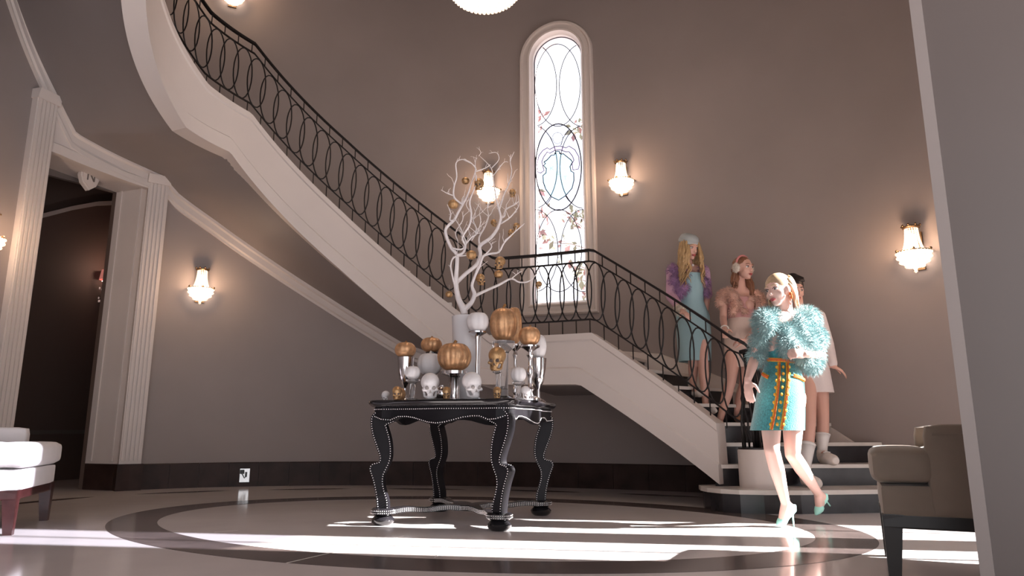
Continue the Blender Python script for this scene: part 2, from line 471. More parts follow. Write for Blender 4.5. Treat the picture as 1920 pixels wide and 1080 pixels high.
# even spacing along the arc
acc = [(tS, 0.0)]
for a, b in zip(frange(tS, T_END, 600), frange(tS, T_END, 600)[1:]):
    acc.append((b, acc[-1][1]+(oval(b, SA, SB)-oval(a, SA, SB)).length))
inv = [(s, t) for t, s in acc]; total = acc[-1][1]
SP = 0.138; nring = int(total/SP)
for k in range(nring):
    s = (k+0.55)*SP; t = interp(s, inv); hh = (H_MID-H_BOT)/2
    zc = ztopf(t)+(H_MID+H_BOT)/2; pts = []
    slope = (ztopf(interp(s+0.06, inv))-ztopf(interp(s-0.06, inv)))/0.12
    ry = hh/math.sqrt(1) ; rx = 0.091
    # ellipse kept between the two sloping bars
    ryy = math.sqrt(max(hh*hh-(slope*rx)**2*0.85, (0.7*hh)**2))
    for j in range(24):
        an = 2*PI*j/24; ss = min(max(s+rx*math.cos(an), 0), total); tt = interp(ss, inv)
        p, tg, n = oval_frame(tt, SA, SB); pts.append(p+n*(OFF_IN+0.004*(1 if k % 2 else -1))+Vector((0, 0, zc+slope*rx*math.cos(an)*0.35+ryy*math.sin(an))))
    mb = MB(); mb.tube(pts, 0.0072, 5, closed=True); mb.build('oval', M['iron'], railing, smooth=True)
    tb = interp(min(s+SP*0.5, total), inv)
    mb = MB(); mb.tube([rp(tb, H_MID), rp(tb, H_RAIL)], 0.006, 5); mb.build('upper_post', M['iron'], railing)
    mb = MB(); mb.tube([rp(tb, 0.0), rp(tb, H_BOT)], 0.006, 5); mb.build('lower_post', M['iron'], railing)
# newel cluster of iron bars on the drum
zn = zdt
newel = MB(); dz = ray(1410, 655); ztopn = HC+dz.z*(DR.y/dz.y)
NB = Vector((DR.x, DR.y, 0))
newel.lathe([(0, ztopn-0.035), (0.085, ztopn-0.035), (0.095, ztopn-0.02), (0.095, ztopn-0.008), (0.07, ztopn), (0, ztopn)], NB, 24)
nw = newel.build('newel', M['iron'], stair, smooth=True, angle=30)
for k in range(10):
    a = 2*PI*k/10+0.2; mb = MB(); r0 = 0.125 if k % 2 else 0.06
    ca, sa = math.cos(a), math.sin(a)
    pts = [NB+Vector((r0*ca, r0*sa, zn)), NB+Vector((r0*ca, r0*sa, zn+(ztopn-zn)*0.28)), NB+Vector((0.10*ca, 0.10*sa, zn+(ztopn-zn)*0.5)), NB+Vector((0.05*ca, 0.05*sa, zn+(ztopn-zn)*0.8)), NB+Vector((0.06*ca, 0.06*sa, ztopn-0.03))]
    mb.tube(pts, 0.0085, 6); mb.build('newel_bar', M['iron'], nw, smooth=True)
mb = MB(); mb.tube([NB+Vector((0, 0, zn)), NB+Vector((0, 0, ztopn-0.03))], 0.028, 10); mb.build('newel_bar', M['iron'], nw, smooth=True)
mb = MB(); mb.lathe([(0.0, zn-0.002), (0.15, zn-0.002), (0.15, zn+0.012), (0, zn+0.012)], NB, 30); mb.build('newel_plate', M['iron'], nw)
# last rail piece into the newel
pe = rp(tS, H_RAIL); mb = MB(); mb.bar([pe, pe.lerp(NB+Vector((0, 0, ztopn)), 0.5)+Vector((0, 0, 0.01)), NB+Vector((0, 0, ztopn-0.004))], 0.034, 0.026); mb.build('rail_end', M['iron'], nw)
for (hz, zt_) in ((H_MID, ztopn-0.12), (H_BOT, zn+0.06)):
    p0 = rp(tS, hz); mb = MB(); mb.tube([p0, NB+Vector((-0.05, 0, zt_))], 0.008, 5); mb.build('rail_end', M['iron'], nw)

# ---- doorway under the stair
def pilaster(t0, t1, z1, name):
    root = empty(name); root['kind'] = 'structure'
    mb = MB(); rings = []
    for t in (t0, (t0+t1)/2, t1):
        p, tg, n = oval_frame(t, WA, WB); rings.append([p-n*0.05, p+n*0.07, p+n*0.07+Vector((0, 0, z1)), p-n*0.05+Vector((0, 0, z1))])
    mb.loft(rings, cap=True); mb.build('shaft', M['white'], root)
    for k in range(5):      # raised fillets
        t = t0+(t1-t0)*(0.12+0.19*k); p, tg, n = oval_frame(t, WA, WB)
        mb = MB(); an = math.atan2(tg.y, tg.x); mb.box(p+n*0.075+Vector((0, 0, (z1+0.3)/2)), (0.025, 0.016, z1-0.32), an); mb.build('fillet', M['white'], root)
    mb = MB(); rings = []
    for t in (t0-0.3, (t0+t1)/2, t1+0.3):
        p, tg, n = oval_frame(t, WA, WB); rings.append([p-n*0.05, p+n*0.10, p+n*0.10+Vector((0, 0, 0.275)), p-n*0.05+Vector((0, 0, 0.275))])
    mb.loft(rings, cap=True); mb.build('plinth', M['base'], root)
    mb = MB(); rings = []
    for t in (t0-0.25, (t0+t1)/2, t1+0.25):
        p, tg, n = oval_frame(t, WA, WB); rings.append([p-n*0.05+Vector((0, 0, z1-0.02)), p+n*0.095+Vector((0, 0, z1-0.02)), p+n*0.115+Vector((0, 0, z1+0.08)), p-n*0.05+Vector((0, 0, z1+0.08))])
    mb.loft(rings, cap=True); mb.build('cap', M['white'], root)
    return root
P_R0, P_R1 = 156.5, 160.2
pilaster(P_R0, P_R1, 3.44, 'trim_2')
P_L0, P_L1 = 179.0, 183.2
pilaster(P_L0, P_L1, 3.98, 'trim_3')
# deep lining of the opening
DEP = 0.47
def lining(t, sgn):
    p, tg, n = oval_frame(t, WA, WB); n = Vector((Ux, Uy, 0)); q = p-n*DEP
    return p, q, n
pR, qR, nR = lining(P_R1, 1); pL, qL, nL = lining(P_L0, 1)
zr, zl = door_top(160), door_top(179)
mb = MB()
def quadp(a, b, c, d): mb.add([a, b, c, d], [(0, 1, 2, 3)])
ZV = lambda p, z: Vector((p.x, p.y, z))
mb.prism([ZV(pR, 0.27), ZV(qR, 0.27), ZV(qR, zr), ZV(pR, zr)], (0.06, 0.02, 0))
door_l = mb.build('door_1', M['white']); tag(door_l, kind='structure')
mb = MB(); mb.prism([ZV(pL, 0.0), ZV(qL, 0.0), ZV(qL, zl), ZV(pL, zl)], (-0.06, -0.02, 0)); mb.build('jamb', M['white'], door_l)
mb = MB(); mb.prism([ZV(pR, zr), ZV(qR, zr), ZV(qL, zl), ZV(pL, zl)], (0, 0, 0.08)); mb.build('head_lining', M['white'], door_l)
mb = MB(); mb.prism([ZV(pR, 0), ZV(qR, 0), ZV(qR, 0.275), ZV(pR, 0.275)], Vector((-nR.y, nR.x, 0))*0.03); mb.build('plinth', M['base'], door_l)
for f in (0.18, 0.82):      # raised beads on the lining panel
    a = pR.lerp(qR, f); an = math.atan2(nR.y, nR.x); mb = MB(); mb.box(ZV(a, (zr+0.3)/2), (0.03, 0.03, zr-0.3), an); mb.build('bead', M['white'], door_l)
# header band on the hall side, between the pilasters
mb = MB(); rings = []
for t in frange(P_R1, P_L0, 10):
    p, tg, n = oval_frame(t, WA, WB); zt_ = ztrim(t)-0.15; zl_ = door_top(t)-0.02
    prof = [(-0.02, zl_), (0.06, zl_), (0.06, zl_+0.10), (0.045, zl_+0.115), (0.045, zt_-0.06), (0.065, zt_-0.05), (0.065, zt_), (-0.02, zt_)]
    rings.append([p+n*d+Vector((0, 0, z)) for d, z in prof])
mb.loft(rings, cap=True); mb.build('header', M['white'], door_l)
# room behind: dark wall with an arched moulding
mid = (qR+qL)/2; away = -(nR+nL).normalized(); side = Vector((-away.y, away.x, 0))
BW = mid+away*1.5
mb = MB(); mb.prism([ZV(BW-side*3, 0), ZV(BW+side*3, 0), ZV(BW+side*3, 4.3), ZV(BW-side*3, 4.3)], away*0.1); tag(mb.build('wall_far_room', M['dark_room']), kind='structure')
def qline(p, w):        # beside the opening, on the line of its far edge
    return BW-away*(BW-p).dot(away)+side*w
aR, aL = (qR-BW).dot(side), (qL-BW).dot(side)
lo_, hi_ = min(aR, aL), max(aR, aL)
pl_lo, pl_hi = (qR if aR < aL else qL), (qL if aR < aL else qR)
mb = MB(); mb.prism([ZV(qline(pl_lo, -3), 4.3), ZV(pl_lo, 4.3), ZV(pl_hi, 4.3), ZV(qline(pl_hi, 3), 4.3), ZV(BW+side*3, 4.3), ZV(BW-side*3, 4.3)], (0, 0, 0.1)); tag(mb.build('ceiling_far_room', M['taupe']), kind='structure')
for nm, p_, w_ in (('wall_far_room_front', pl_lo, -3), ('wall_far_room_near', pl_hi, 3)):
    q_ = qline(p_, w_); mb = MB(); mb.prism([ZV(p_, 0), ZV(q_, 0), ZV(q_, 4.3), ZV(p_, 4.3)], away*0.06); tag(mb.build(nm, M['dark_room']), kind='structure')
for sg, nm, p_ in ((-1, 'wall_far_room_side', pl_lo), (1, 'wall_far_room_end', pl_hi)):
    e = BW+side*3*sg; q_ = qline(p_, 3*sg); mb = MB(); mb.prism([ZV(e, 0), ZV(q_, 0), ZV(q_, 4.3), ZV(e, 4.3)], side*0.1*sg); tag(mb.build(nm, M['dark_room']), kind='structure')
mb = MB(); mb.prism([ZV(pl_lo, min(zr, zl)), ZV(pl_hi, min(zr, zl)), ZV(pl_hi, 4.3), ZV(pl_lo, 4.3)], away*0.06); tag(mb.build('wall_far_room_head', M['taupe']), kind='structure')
def bwpt(px, py, off=0.0):
    d = ray(px, py); o = Vector((0, 0, HC)); p0 = BW-away*off
    s = (p0-o).dot(away)/d.dot(away); return o+d*s
arc_px = [(-120, 470), (-20, 432), (80, 408), (130, 395), (180, 386), (224, 384), (270, 388), (320, 400)]
mb = MB(); rr = []
for (x, y) in arc_px:
    p = bwpt(x, y, 0.0); rr.append([p, p-away*0.05, p-away*0.05+Vector((0, 0, 0.06)), p+Vector((0, 0, 0.06))])
mb.loft(rr, cap=True); tag(mb.build('trim_4', M['white'], smooth=True, angle=40), kind='structure')
mb = MB(); rr = []
for (x, y) in arc_px:     # plaster tympanum above the arch
    p = bwpt(x, y-22, 0.0); rr.append([p-away*0.02, ZV(p-away*0.02, 4.3)])
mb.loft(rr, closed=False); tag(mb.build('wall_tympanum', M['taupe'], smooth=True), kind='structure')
p0, p1 = bwpt(-100, 812, 0.02), bwpt(330, 808, 0.02)
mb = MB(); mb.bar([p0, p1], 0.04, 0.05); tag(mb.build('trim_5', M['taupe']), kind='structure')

# ---- near wall on the right with its end casing and baseboard
d = ray(1838, 1078); e0 = at(1838, 1078, 2.45); e0.z = 0
ndir = Vector((0.80, -0.60, 0)).normalized()
tk = Vector((ndir.y, -ndir.x, 0))   # thickness direction away from the room
tk = Vector((0.6, 0.8, 0))
cas = MB(); cas.prism([e0, e0+ndir*0.04, e0+ndir*0.04+tk*0.25, e0+tk*0.25], (0, 0, ZC)); tag(cas.build('trim_6', M['casing']), kind='structure')
w0 = e0+ndir*0.03+tk*0.012
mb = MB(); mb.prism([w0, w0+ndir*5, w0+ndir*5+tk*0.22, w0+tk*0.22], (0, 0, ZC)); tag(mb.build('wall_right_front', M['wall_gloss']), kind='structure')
b0 = e0+ndir*0.0-tk*0.014
mb = MB(); mb.prism([b0, b0+ndir*5, b0+ndir*5+tk*0.024, b0+tk*0.024], (0, 0, 0.13)); tag(mb.build('baseboard_right', M['base']), kind='structure')

# ---- glazed entrance, out of frame, that lets the sun in: two tall panes between solid panels
S_N = Vector((0.155, 0.988, 0))
def s_of(t): return oval(t, WA, WB).dot(S_N)
def t_of_s(s):
    lo, hi = -30, 40
    for _ in range(40):
        m_ = (lo+hi)/2
        if s_of(m_) < s: lo = m_
        else: hi = m_
    return lo
se = [ground(1140, y).dot(S_N) for y in (976, 1000, 1018, 1051)]
gA = (t_of_s(se[1]), t_of_s(se[0])); gB = (t_of_s(se[3]), t_of_s(se[2]))
ent = empty('door_2'); ent['kind'] = 'structure'
def ent_panel(t0, t1, z0_, z1_, nm, m):
    mb = MB(); rings = []
    for t in frange(t0, t1, 6):
        p, tg, n = oval_frame(t, WA, WB); rings.append([p-n*0.04+Vector((0, 0, z0_)), p+n*0.04+Vector((0, 0, z0_)), p+n*0.04+Vector((0, 0, z1_)), p-n*0.04+Vector((0, 0, z1_))])
    mb.loft(rings, cap=True); return mb.build(nm, m, ent)
ZA1, ZB1 = 3.15, 4.9
ent_panel(GLZ0, gB[0], 0, ZC, 'panel', M['white']); ent_panel(gB[1], gA[0], 0, ZC, 'panel', M['white']); ent_panel(gA[1], GLZ1, 0, ZC, 'panel', M['white'])
ent_panel(gA[0], gA[1], ZA1, ZC, 'panel', M['white']); ent_panel(gB[0], gB[1], ZB1, ZC, 'panel', M['white'])
for (g, zz) in ((gA, ZA1), (gB, ZB1)):
    tm = (g[0]+g[1])/2; ent_panel(tm-0.1, tm+0.1, 0, zz, 'mullion', M['white'])
    ent_panel(g[0], g[1], 0, 0.02, 'threshold', M['white'])

# ---- the room the picture is taken from: unseen ceiling, rear wall and upper wall, added to hold back sky light
ZR = 4.2
mb = MB(); near = [oval(t, WA, WB, ZR) for t in frange(204, 318, 40)]
n0, n1 = near[0], near[-1]
mb.prism([Vector((n0.x-0.2, -4, ZR))]+near+[Vector((7.5, n1.y, ZR)), Vector((7.5, -4, ZR))], (0, 0, 0.15)); tag(mb.build('ceiling_sky_block', M['soffit']), kind='structure')
mb = MB(); rows = [[oval(t, WA, WB, ZR), oval(t, WA, WB, ZC)] for t in frange(204, 318, 40)]
mb.loft(rows, closed=False); tag(mb.build('wall_upper_sky_block', M['wall']), kind='structure')
mb = MB(); mb.box((-4.6, -4.0, ZR/2), (1.8, 0.2, ZR)); tag(mb.build('wall_rear_sky_block', M['wall']), kind='structure')

# unseen tinted pane added high in the entrance to weaken the sun
M['dimming_pane'] = None
# ================================================================== WINDOW
win = empty('window_1', (PW.x, PW.y, 0)); win['kind'] = 'structure'
def ring3(off, dep): return [W3(s, z, dep) for s, z in stadium(off)]
mb = MB(); prof = [(0.0, -0.22), (0.0, -0.02), (0.015, 0.0), (0.03, 0.045), (0.05, 0.05), (0.06, 0.03), (0.115, 0.03), (0.125, 0.055), (0.15, 0.055), (0.165, 0.03), (0.165, -0.05)]
mb.loft([ring3(o, d) for o, d in prof]); mb.build('frame', M['white'], win, smooth=True, angle=35)
def glassmat(name, tint, gloss=0.06, diff=0.0):
    m = bpy.data.materials.new(name); m.use_nodes = True; nt = m.node_tree
    for n in list(nt.nodes): nt.nodes.remove(n)
    out = nt.nodes.new('ShaderNodeOutputMaterial'); tr = nt.nodes.new('ShaderNodeBsdfTransparent'); gl = nt.nodes.new('ShaderNodeBsdfGlossy')
    tr.inputs[0].default_value = (*tint, 1); gl.inputs['Roughness'].default_value = 0.05
    mx = nt.nodes.new('ShaderNodeMixShader'); mx.inputs[0].default_value = gloss
    nt.links.new(tr.outputs[0], mx.inputs[1]); nt.links.new(gl.outputs[0], mx.inputs[2])
    last = mx
    if diff:
        td = nt.nodes.new('ShaderNodeBsdfTranslucent'); td.inputs[0].default_value = (*[min(1, c) for c in tint], 1)
        m2 = nt.nodes.new('ShaderNodeMixShader'); m2.inputs[0].default_value = diff
        nt.links.new(mx.outputs[0], m2.inputs[1]); nt.links.new(td.outputs[0], m2.inputs[2]); last = m2
    nt.links.new(last.outputs[0], out.inputs[0]); MATS[name] = m
    return m
M['pane'] = glassmat('clear_pane', (0.99, 0.98, 1.0), 0.03)
M['pane_pale'] = glassmat('pale_violet_pane', (0.93, 0.94, 0.98), 0.03)
M['pane_cyan'] = glassmat('pale_cyan_pane', (0.82, 0.965, 0.975), 0.03)
M['pane_pink'] = glassmat('pink_pane', (0.95, 0.85, 0.96), 0.03)
del M['dimming_pane']
GD = -0.08
M['pane_dimming'] = glassmat('dimming_pane', (0.58, 0.59, 0.64), 0.02)  # added tint that dims the far end of the sun strip
mb = MB(); mb.loft([[oval(t, WA, WB, 3.0), oval(t, WA+0.01, WB+0.01, 3.0), oval(t, WA+0.01, WB+0.01, ZB1), oval(t, WA, WB, ZB1)] for t in frange(gB[0], gB[1], 6)], cap=True); mb.build('pane', M['pane_dimming'], ent)
def pane(name, pts, m, dep):
    mb = MB(); mb.prism([W3(s, z, dep) for s, z in pts], NW*0.004); return mb.build(name, m, win)
pane('pane', stadium(0.005), M['pane'], GD)
def wp(px, py): s, z = winpt(px, py, GD); return s, z
def inside(s, z, m=0.0):
    hw = ghw-m
    if abs(s) > hw or z < zb+m: return False
    return z < zarc or (s*s+(z-zarc)**2 < hw*hw)
def came(pts, r=0.005, closed=False):
    run = []; runs = []
    for p in pts:
        if inside(*p, 0.004): run.append(p)
        else:
            if len(run) > 1: runs.append(run)
            run = []
    if len(run) > 1: runs.append(run)
    for q in runs:
        mb = MB(); mb.tube([W3(s, z, GD+0.004) for s, z in q], r, 5); mb.build('came', M['lead'], win, smooth=True)
def ell(cx, cy, rx, ry, n=48): return [wp(cx+rx*math.cos(2*PI*k/n+0.01), cy+ry*math.sin(2*PI*k/n+0.01)) for k in range(n+1)]
for cy in (160, 313.5, 470):
    for cx, big in ((1002.5, 0), (1047, 1), (1092.5, 0)):
        if cy == 313.5 and big: continue
        came(ell(cx+(cy-313)*0.008, cy, 42.5, 77), 0.0055)
came(ell(1047.3, 313.5, 43.0, 81), 0.008)
c6 = lambda L: [wp(980+x/5.4, 220+y/5.4) for x, y in L]
shield = c6([(215, 455), (232, 468), (212, 490), (240, 520), (236, 565), (205, 590), (210, 660), (235, 730), (290, 805), (365, 840), (435, 795), (500, 720), (520, 640), (518, 560), (490, 545), (480, 500), (505, 455), (490, 432), (450, 400), (410, 368), (388, 376), (370, 345), (336, 345), (320, 382), (290, 385), (250, 430), (215, 455)])
ro = [(185, 565), (155, 560), (143, 480), (165, 390), (205, 335), (250, 310), (275, 325), (330, 297), (380, 292), (440, 310), (470, 292), (530, 330), (570, 400), (577, 480), (565, 525), (510, 535)]
ri = [(500, 470), (520, 435), (505, 395), (470, 350), (440, 352), (380, 330), (330, 335), (275, 365), (250, 352), (215, 400), (195, 450), (205, 490), (218, 540)]
ribbon = c6(ro+ri)
pane('pane', ell(1047.3, 313.5, 42, 80)[:-1], M['pane_pale'], GD+0.005)
pane('pane', shield[:-1], M['pane_cyan'], GD+0.010)
pane('pane', ribbon, M['pane_pink'], GD+0.010)
came(shield, 0.0065); came(ribbon+ribbon[:1], 0.005)
came(c6([(355+52*math.cos(a), 205-50*math.sin(a)) for a in frange(-0.5, PI+0.5, 20)]+[(320, 255), (355, 272), (390, 250)]), 0.003)
for L in ([(240, 150), (290, 215), (318, 290)], [(470, 125), (410, 210), (388, 285)], [(290, 810), (268, 850), (240, 885)], [(435, 798), (460, 835), (490, 865)], [(335, 345), (330, 375)], [(372, 345), (376, 372)]):
    came(c6(L), 0.005)
M['letter'] = mat('faint_lettering', (0.25, 0.42, 0.36), 0.4)
def strokes(name, lines, r, parent, m, dep):
    mb = MB()
    for L in lines: mb.tube([W3(*p, dep) for p in c6(L)], r, 4)
    return mb.build(name, m, parent)
Kl = lambda x, y: [[(x-14, y-18), (x-14, y+18)], [(x-12, y+2), (x+13, y-18)], [(x-8, y-2), (x+15, y+18)]]
strokes('letter', Kl(300, 520), 0.0016, win, M['letter'], GD+0.016); strokes('letter', Kl(358, 572), 0.0016, win, M['letter'], GD+0.016)
strokes('letter', [[(418, 600), (450, 600)], [(434, 600), (434, 634)]], 0.0012, win, M['letter'], GD+0.016)
mb = MB(); mb.tube([W3(s, z, GD+0.004) for s, z in stadium(-0.004)+stadium(-0.004)[:1]], 0.006, 5); mb.build('came', M['lead'], win)

# a leafy tree seen through the window
random.seed(5)
M['bark'] = mat('bark', (0.34, 0.28, 0.26), 0.8)
M['leaf_red'] = mat('russet_leaf', (0.40, 0.24, 0.23), 0.6)
M['leaf_green'] = mat('olive_leaf', (0.30, 0.31, 0.22), 0.6)
TP = PW-NW*1.3-RW*0.62
def proj(P):
    v = P-Vector((0, 0, HC)); zc = v.y*math.cos(TH)+v.z*math.sin(TH); yc = -v.y*math.sin(TH)+v.z*math.cos(TH)
    return 960+FPX*v.x/zc, 540-FPX*yc/zc
PW0 = PW.copy(); PW0.z = 0
def wl(px, py, back):         # a point out in the garden, a given way behind the glass
    s_, z_ = winpt(px, py, -back); return PW0+RW*s_-NW*back+Vector((0, 0, z_-PW0.z))
base = wl(1120, 600, 1.4); base.z = 0
tree = empty('garden_tree', base, 'garden tree with russet and olive leaves outside the arched window', 'tree')
mb = MB(); trunk = [base, wl(1118, 560, 1.4), wl(1112, 420, 1.4), wl(1104, 250, 1.5), wl(1100, 120, 1.5)]
mb.tube(trunk, [0.06, 0.05, 0.04, 0.028, 0.012], 8); br = []
for (x0, y0, x1, y1) in ((1113, 440, 1060, 412), (1113, 470, 1030, 455), (1115, 510, 1065, 500), (1116, 545, 1080, 520), (1112, 400, 1075, 408), (1105, 270, 1085, 235), (1116, 540, 1092, 560)):
    p, q_ = wl(x0, y0, 1.4), wl(x1, y1, 1.4+random.uniform(-.3, .3)); mb.tube([p, p.lerp(q_, .5)+Vector((0, 0, .04)), q_], [0.012, 0.008, 0.004], 5); br.append((p, q_, 26))
p2 = wl(960, 600, 1.6); p2.z = 0
mb.tube([p2, wl(968, 500, 1.6), wl(975, 300, 1.6), wl(980, 200, 1.6)], [0.05, 0.045, 0.03, 0.012], 8)
for (x0, y0, x1, y1) in ((973, 330, 1008, 250), (975, 300, 1006, 225), (978, 240, 1016, 215), (970, 420, 1016, 400), (968, 480, 1010, 440), (972, 390, 1004, 365)):
    p, q_ = wl(x0, y0, 1.6), wl(x1, y1, 1.6+random.uniform(-.3, .3)); mb.tube([p, p.lerp(q_, .5)+Vector((0, 0, .04)), q_], [0.012, 0.008, 0.004], 5); br.append((p, q_, 34))
mb.build('trunk', M['bark'], tree, smooth=True)
for nm, m, sel in (('russet_leaves', M['leaf_red'], 0), ('olive_leaves', M['leaf_green'], 1)):
    mb = MB()
    for j_, (p, q_, n_) in enumerate(br):
        for i_ in range(n_):
            c = p.lerp(q_, random.uniform(0.35, 1.15))+Vector((random.gauss(0, .06), random.gauss(0, .06), random.gauss(0, .06)))
            if (random.random() < (0.75 if p.x > q_.x else 0.2)) != (sel == 1): continue
            e = Euler((random.uniform(0, 6), random.uniform(0, 6), random.uniform(0, 6))).to_matrix(); s_ = random.uniform(0.04, 0.085)
            mb.add([c+e @ Vector(v)*s_ for v in ((-1, 0, 0), (0, -.5, .1), (1, 0, 0), (0, .5, .1))], [(0, 1, 2, 3)])
    o = mb.build(nm, m, tree); o['kind'] = 'stuff'

# ================================================================== CRYSTAL WALL LIGHTS
def sconce(px, py, label, t=None, z=None, energy=9.0, scale=1.0):
    if t is None: t, z = hit(px, py, WA, WB)
    p, tg, n = oval_frame(t, WA, WB); c = p+n*0.09*scale; c.z = z
    root = empty('wall_sconce', (p.x, p.y, z), label, 'wall lamp', 'crystal wall lamps of the hall')
    k = scale
    ax = Matrix.Rotation(math.atan2(n.y, n.x), 3, 'Z')
    mb = MB(); mb.box(p+n*0.012+Vector((0, 0, z+0.0)), (0.022, 0.10*k, 0.34*k), math.atan2(n.y, n.x)); mb.build('back_plate', M['brass'], root)
    mb = MB(); mb.lathe([(0.066*k, 0.195*k), (0.075*k, 0.21*k), (0.07*k, 0.215*k), (0.06*k, 0.2*k), (0.066*k, 0.195*k)], c, 20)
    for j in range(8):
        a = 2*PI*j/8; mb.ball(c+Vector((0.074*k*math.cos(a), 0.074*k*math.sin(a), 0.222*k)), 0.011*k, 6, 4)
    mb.build('crown', M['brass'], root, smooth=True)
    # tapering neck of bead strands
    mb = MB()
    for j in range(16):
        a = 2*PI*j/16
        for i in range(13):
            f = i/12; r = (0.05+0.012*f+0.03*f**3)*k
            mb.ball(c+Vector((r*math.cos(a), r*math.sin(a), (0.19-0.205*f)*k)), (0.0075*k, 0.0075*k, 0.009*k), 5, 4)
    mb.build('bead_strands', M['crystal_dim'], root, smooth=True)['kind'] = 'stuff'
    mb = MB(); mb.lathe([(0.0, 0.15*k), (0.03*k, 0.14*k), (0.042*k, 0.06*k), (0.045*k, 0.0), (0, 0.0)], c, 16); mb.build('lit_core', M['crystal_lit'], root, smooth=True)
    # basket
    mb = MB(); mb.lathe([(0.118*k, -0.02*k), (0.135*k, -0.032*k), (0.132*k, -0.06*k), (0.105*k, -0.11*k), (0.06*k, -0.15*k), (0.0, -0.162*k)], c, 26, sy=1.0)
    mb.build('basket', M['crystal_lit'], root, smooth=True)
    mb = MB()
    for j in range(30):
        a = 2*PI*j/30
        for i in range(4):
            f = i/3; r = interp(f, [(0, .142), (0.33, .138), (.66, .118), (1, .075)])*k; mb.ball(c+Vector((r*math.cos(a), r*math.sin(a), (-0.025-0.12*f)*k)), 0.008*k, 5, 4)
    mb.build('basket_beads', M['crystal_dim'], root, smooth=True)['kind'] = 'stuff'
    mb = MB(); mb.tube([c+Vector((0.14*k*math.cos(a), 0.14*k*math.sin(a), -0.018*k)) for a in frange(0, 2*PI, 30)[:-1]], 0.006*k, 5, closed=True)
    for j in range(6):
        a = 2*PI*j/6; mb.ball(c+Vector((0.15*k*math.cos(a), 0.15*k*math.sin(a), -0.012*k)), 0.014*k, 6, 4)
    mb.build('basket_rim', M['brass'], root, smooth=True)
    mb = MB(); mb.lathe([(0, -0.16*k), (0.018*k, -0.168*k), (0.012*k, -0.182*k), (0.017*k, -0.192*k), (0, -0.207*k)], c, 10); mb.build('finial', M['crystal_dim'], root, smooth=True)
    ld = bpy.data.lights.new('lamp_light', 'POINT'); ld.energy = energy; ld.color = (1.0, 0.66, 0.42); ld.shadow_soft_size = 0.05
    lo = bpy.data.objects.new('lamp_light', ld); COL.objects.link(lo); lo.location = c+n*0.20+Vector((0, 0, 0.03)); lo.parent = root; lo.matrix_parent_inverse = Matrix.Translation(root.location).inverted()
    return root
sconce(376, 541, 'lit crystal wall lamp on the grey wall below the stair')
sconce(919, 358, 'lit crystal wall lamp behind the white branches')
sconce(1169, 341, 'lit crystal wall lamp right of the arched window')
sconce(1722, 472, 'lit crystal wall lamp at the far right beside the near wall')
sconce(437, -8, 'lit crystal wall lamp at the top edge above the upper stair railing')
tq, zq = 186.5, 2.25
sconce(0, 0, 'crystal wall lamp cut off by the left edge of the picture', t=hit(-38, 433, WA, WB)[0], z=hit(-38, 433, WA, WB)[1]-0.05)

# ================================================================== CHANDELIER
cb = at(908, 13, 5.2)
ch = empty('crystal_chandelier', (cb.x, cb.y, cb.z), 'lit crystal chandelier whose bottom tip dips into the top of the picture', 'chandelier')
mb = MB(); mb.lathe([(0, 0.02), (0.02, 0.035), (0.13, 0.055), (0.24, 0.10), (0.31, 0.19), (0.33, 0.30), (0.0, 0.30)], cb, 36); mb.build('basket', M['crystal_lit'], ch, smooth=True, angle=50)
mb = MB()
for i, (r, z) in enumerate([(0.06, .042), (0.12, .054), (0.17, .07), (0.22, .09), (0.26, .12), (0.295, .165), (0.32, .22)]):
    nn = max(8, int(r*2*PI/0.035))
    for j in range(nn):
        a = 2*PI*j/nn; mb.ball(cb+Vector((r*math.cos(a), r*math.sin(a), z-0.008)), 0.013, 5, 4)
mb.build('beads', M['crystal_dim'], ch, smooth=True)['kind'] = 'stuff'
mb = MB(); mb.lathe([(0, 0), (0.012, 0.006), (0.016, 0.018), (0.01, 0.03), (0, 0.035)], cb, 12); mb.build('finial', M['crystal_lit'], ch, smooth=True)
mb = MB(); mb.lathe([(0.33, 0.30), (0.35, 0.31), (0.35, 0.34), (0.33, 0.35)], cb, 36); mb.build('rim', M['brass'], ch, smooth=True)
mb = MB(); mb.lathe([(0.32, 0.35), (0.24, 0.60), (0.18, 0.95), (0.14, 1.3), (0.10, 1.35)], cb, 30); mb.build('bead_tent', M['crystal_dim'], ch, smooth=True)
mb = MB(); mb.tube([cb+Vector((0, 0, 1.3)), Vector((cb.x, cb.y, ZC))], 0.012, 8); mb.build('chain', M['brass'], ch)
for j in range(3):
    a = 2*PI*j/3; ld = bpy.data.lights.new('lamp_light', 'POINT'); ld.energy = 16; ld.color = (1.0, 0.72, 0.5); ld.shadow_soft_size = 0.15
    lo = bpy.data.objects.new('lamp_light', ld); COL.objects.link(lo); lo.location = cb+Vector((0.6*math.cos(a), 0.6*math.sin(a), 0.3)); lo.parent = ch; lo.matrix_parent_inverse = Matrix.Translation(ch.location).inverted()

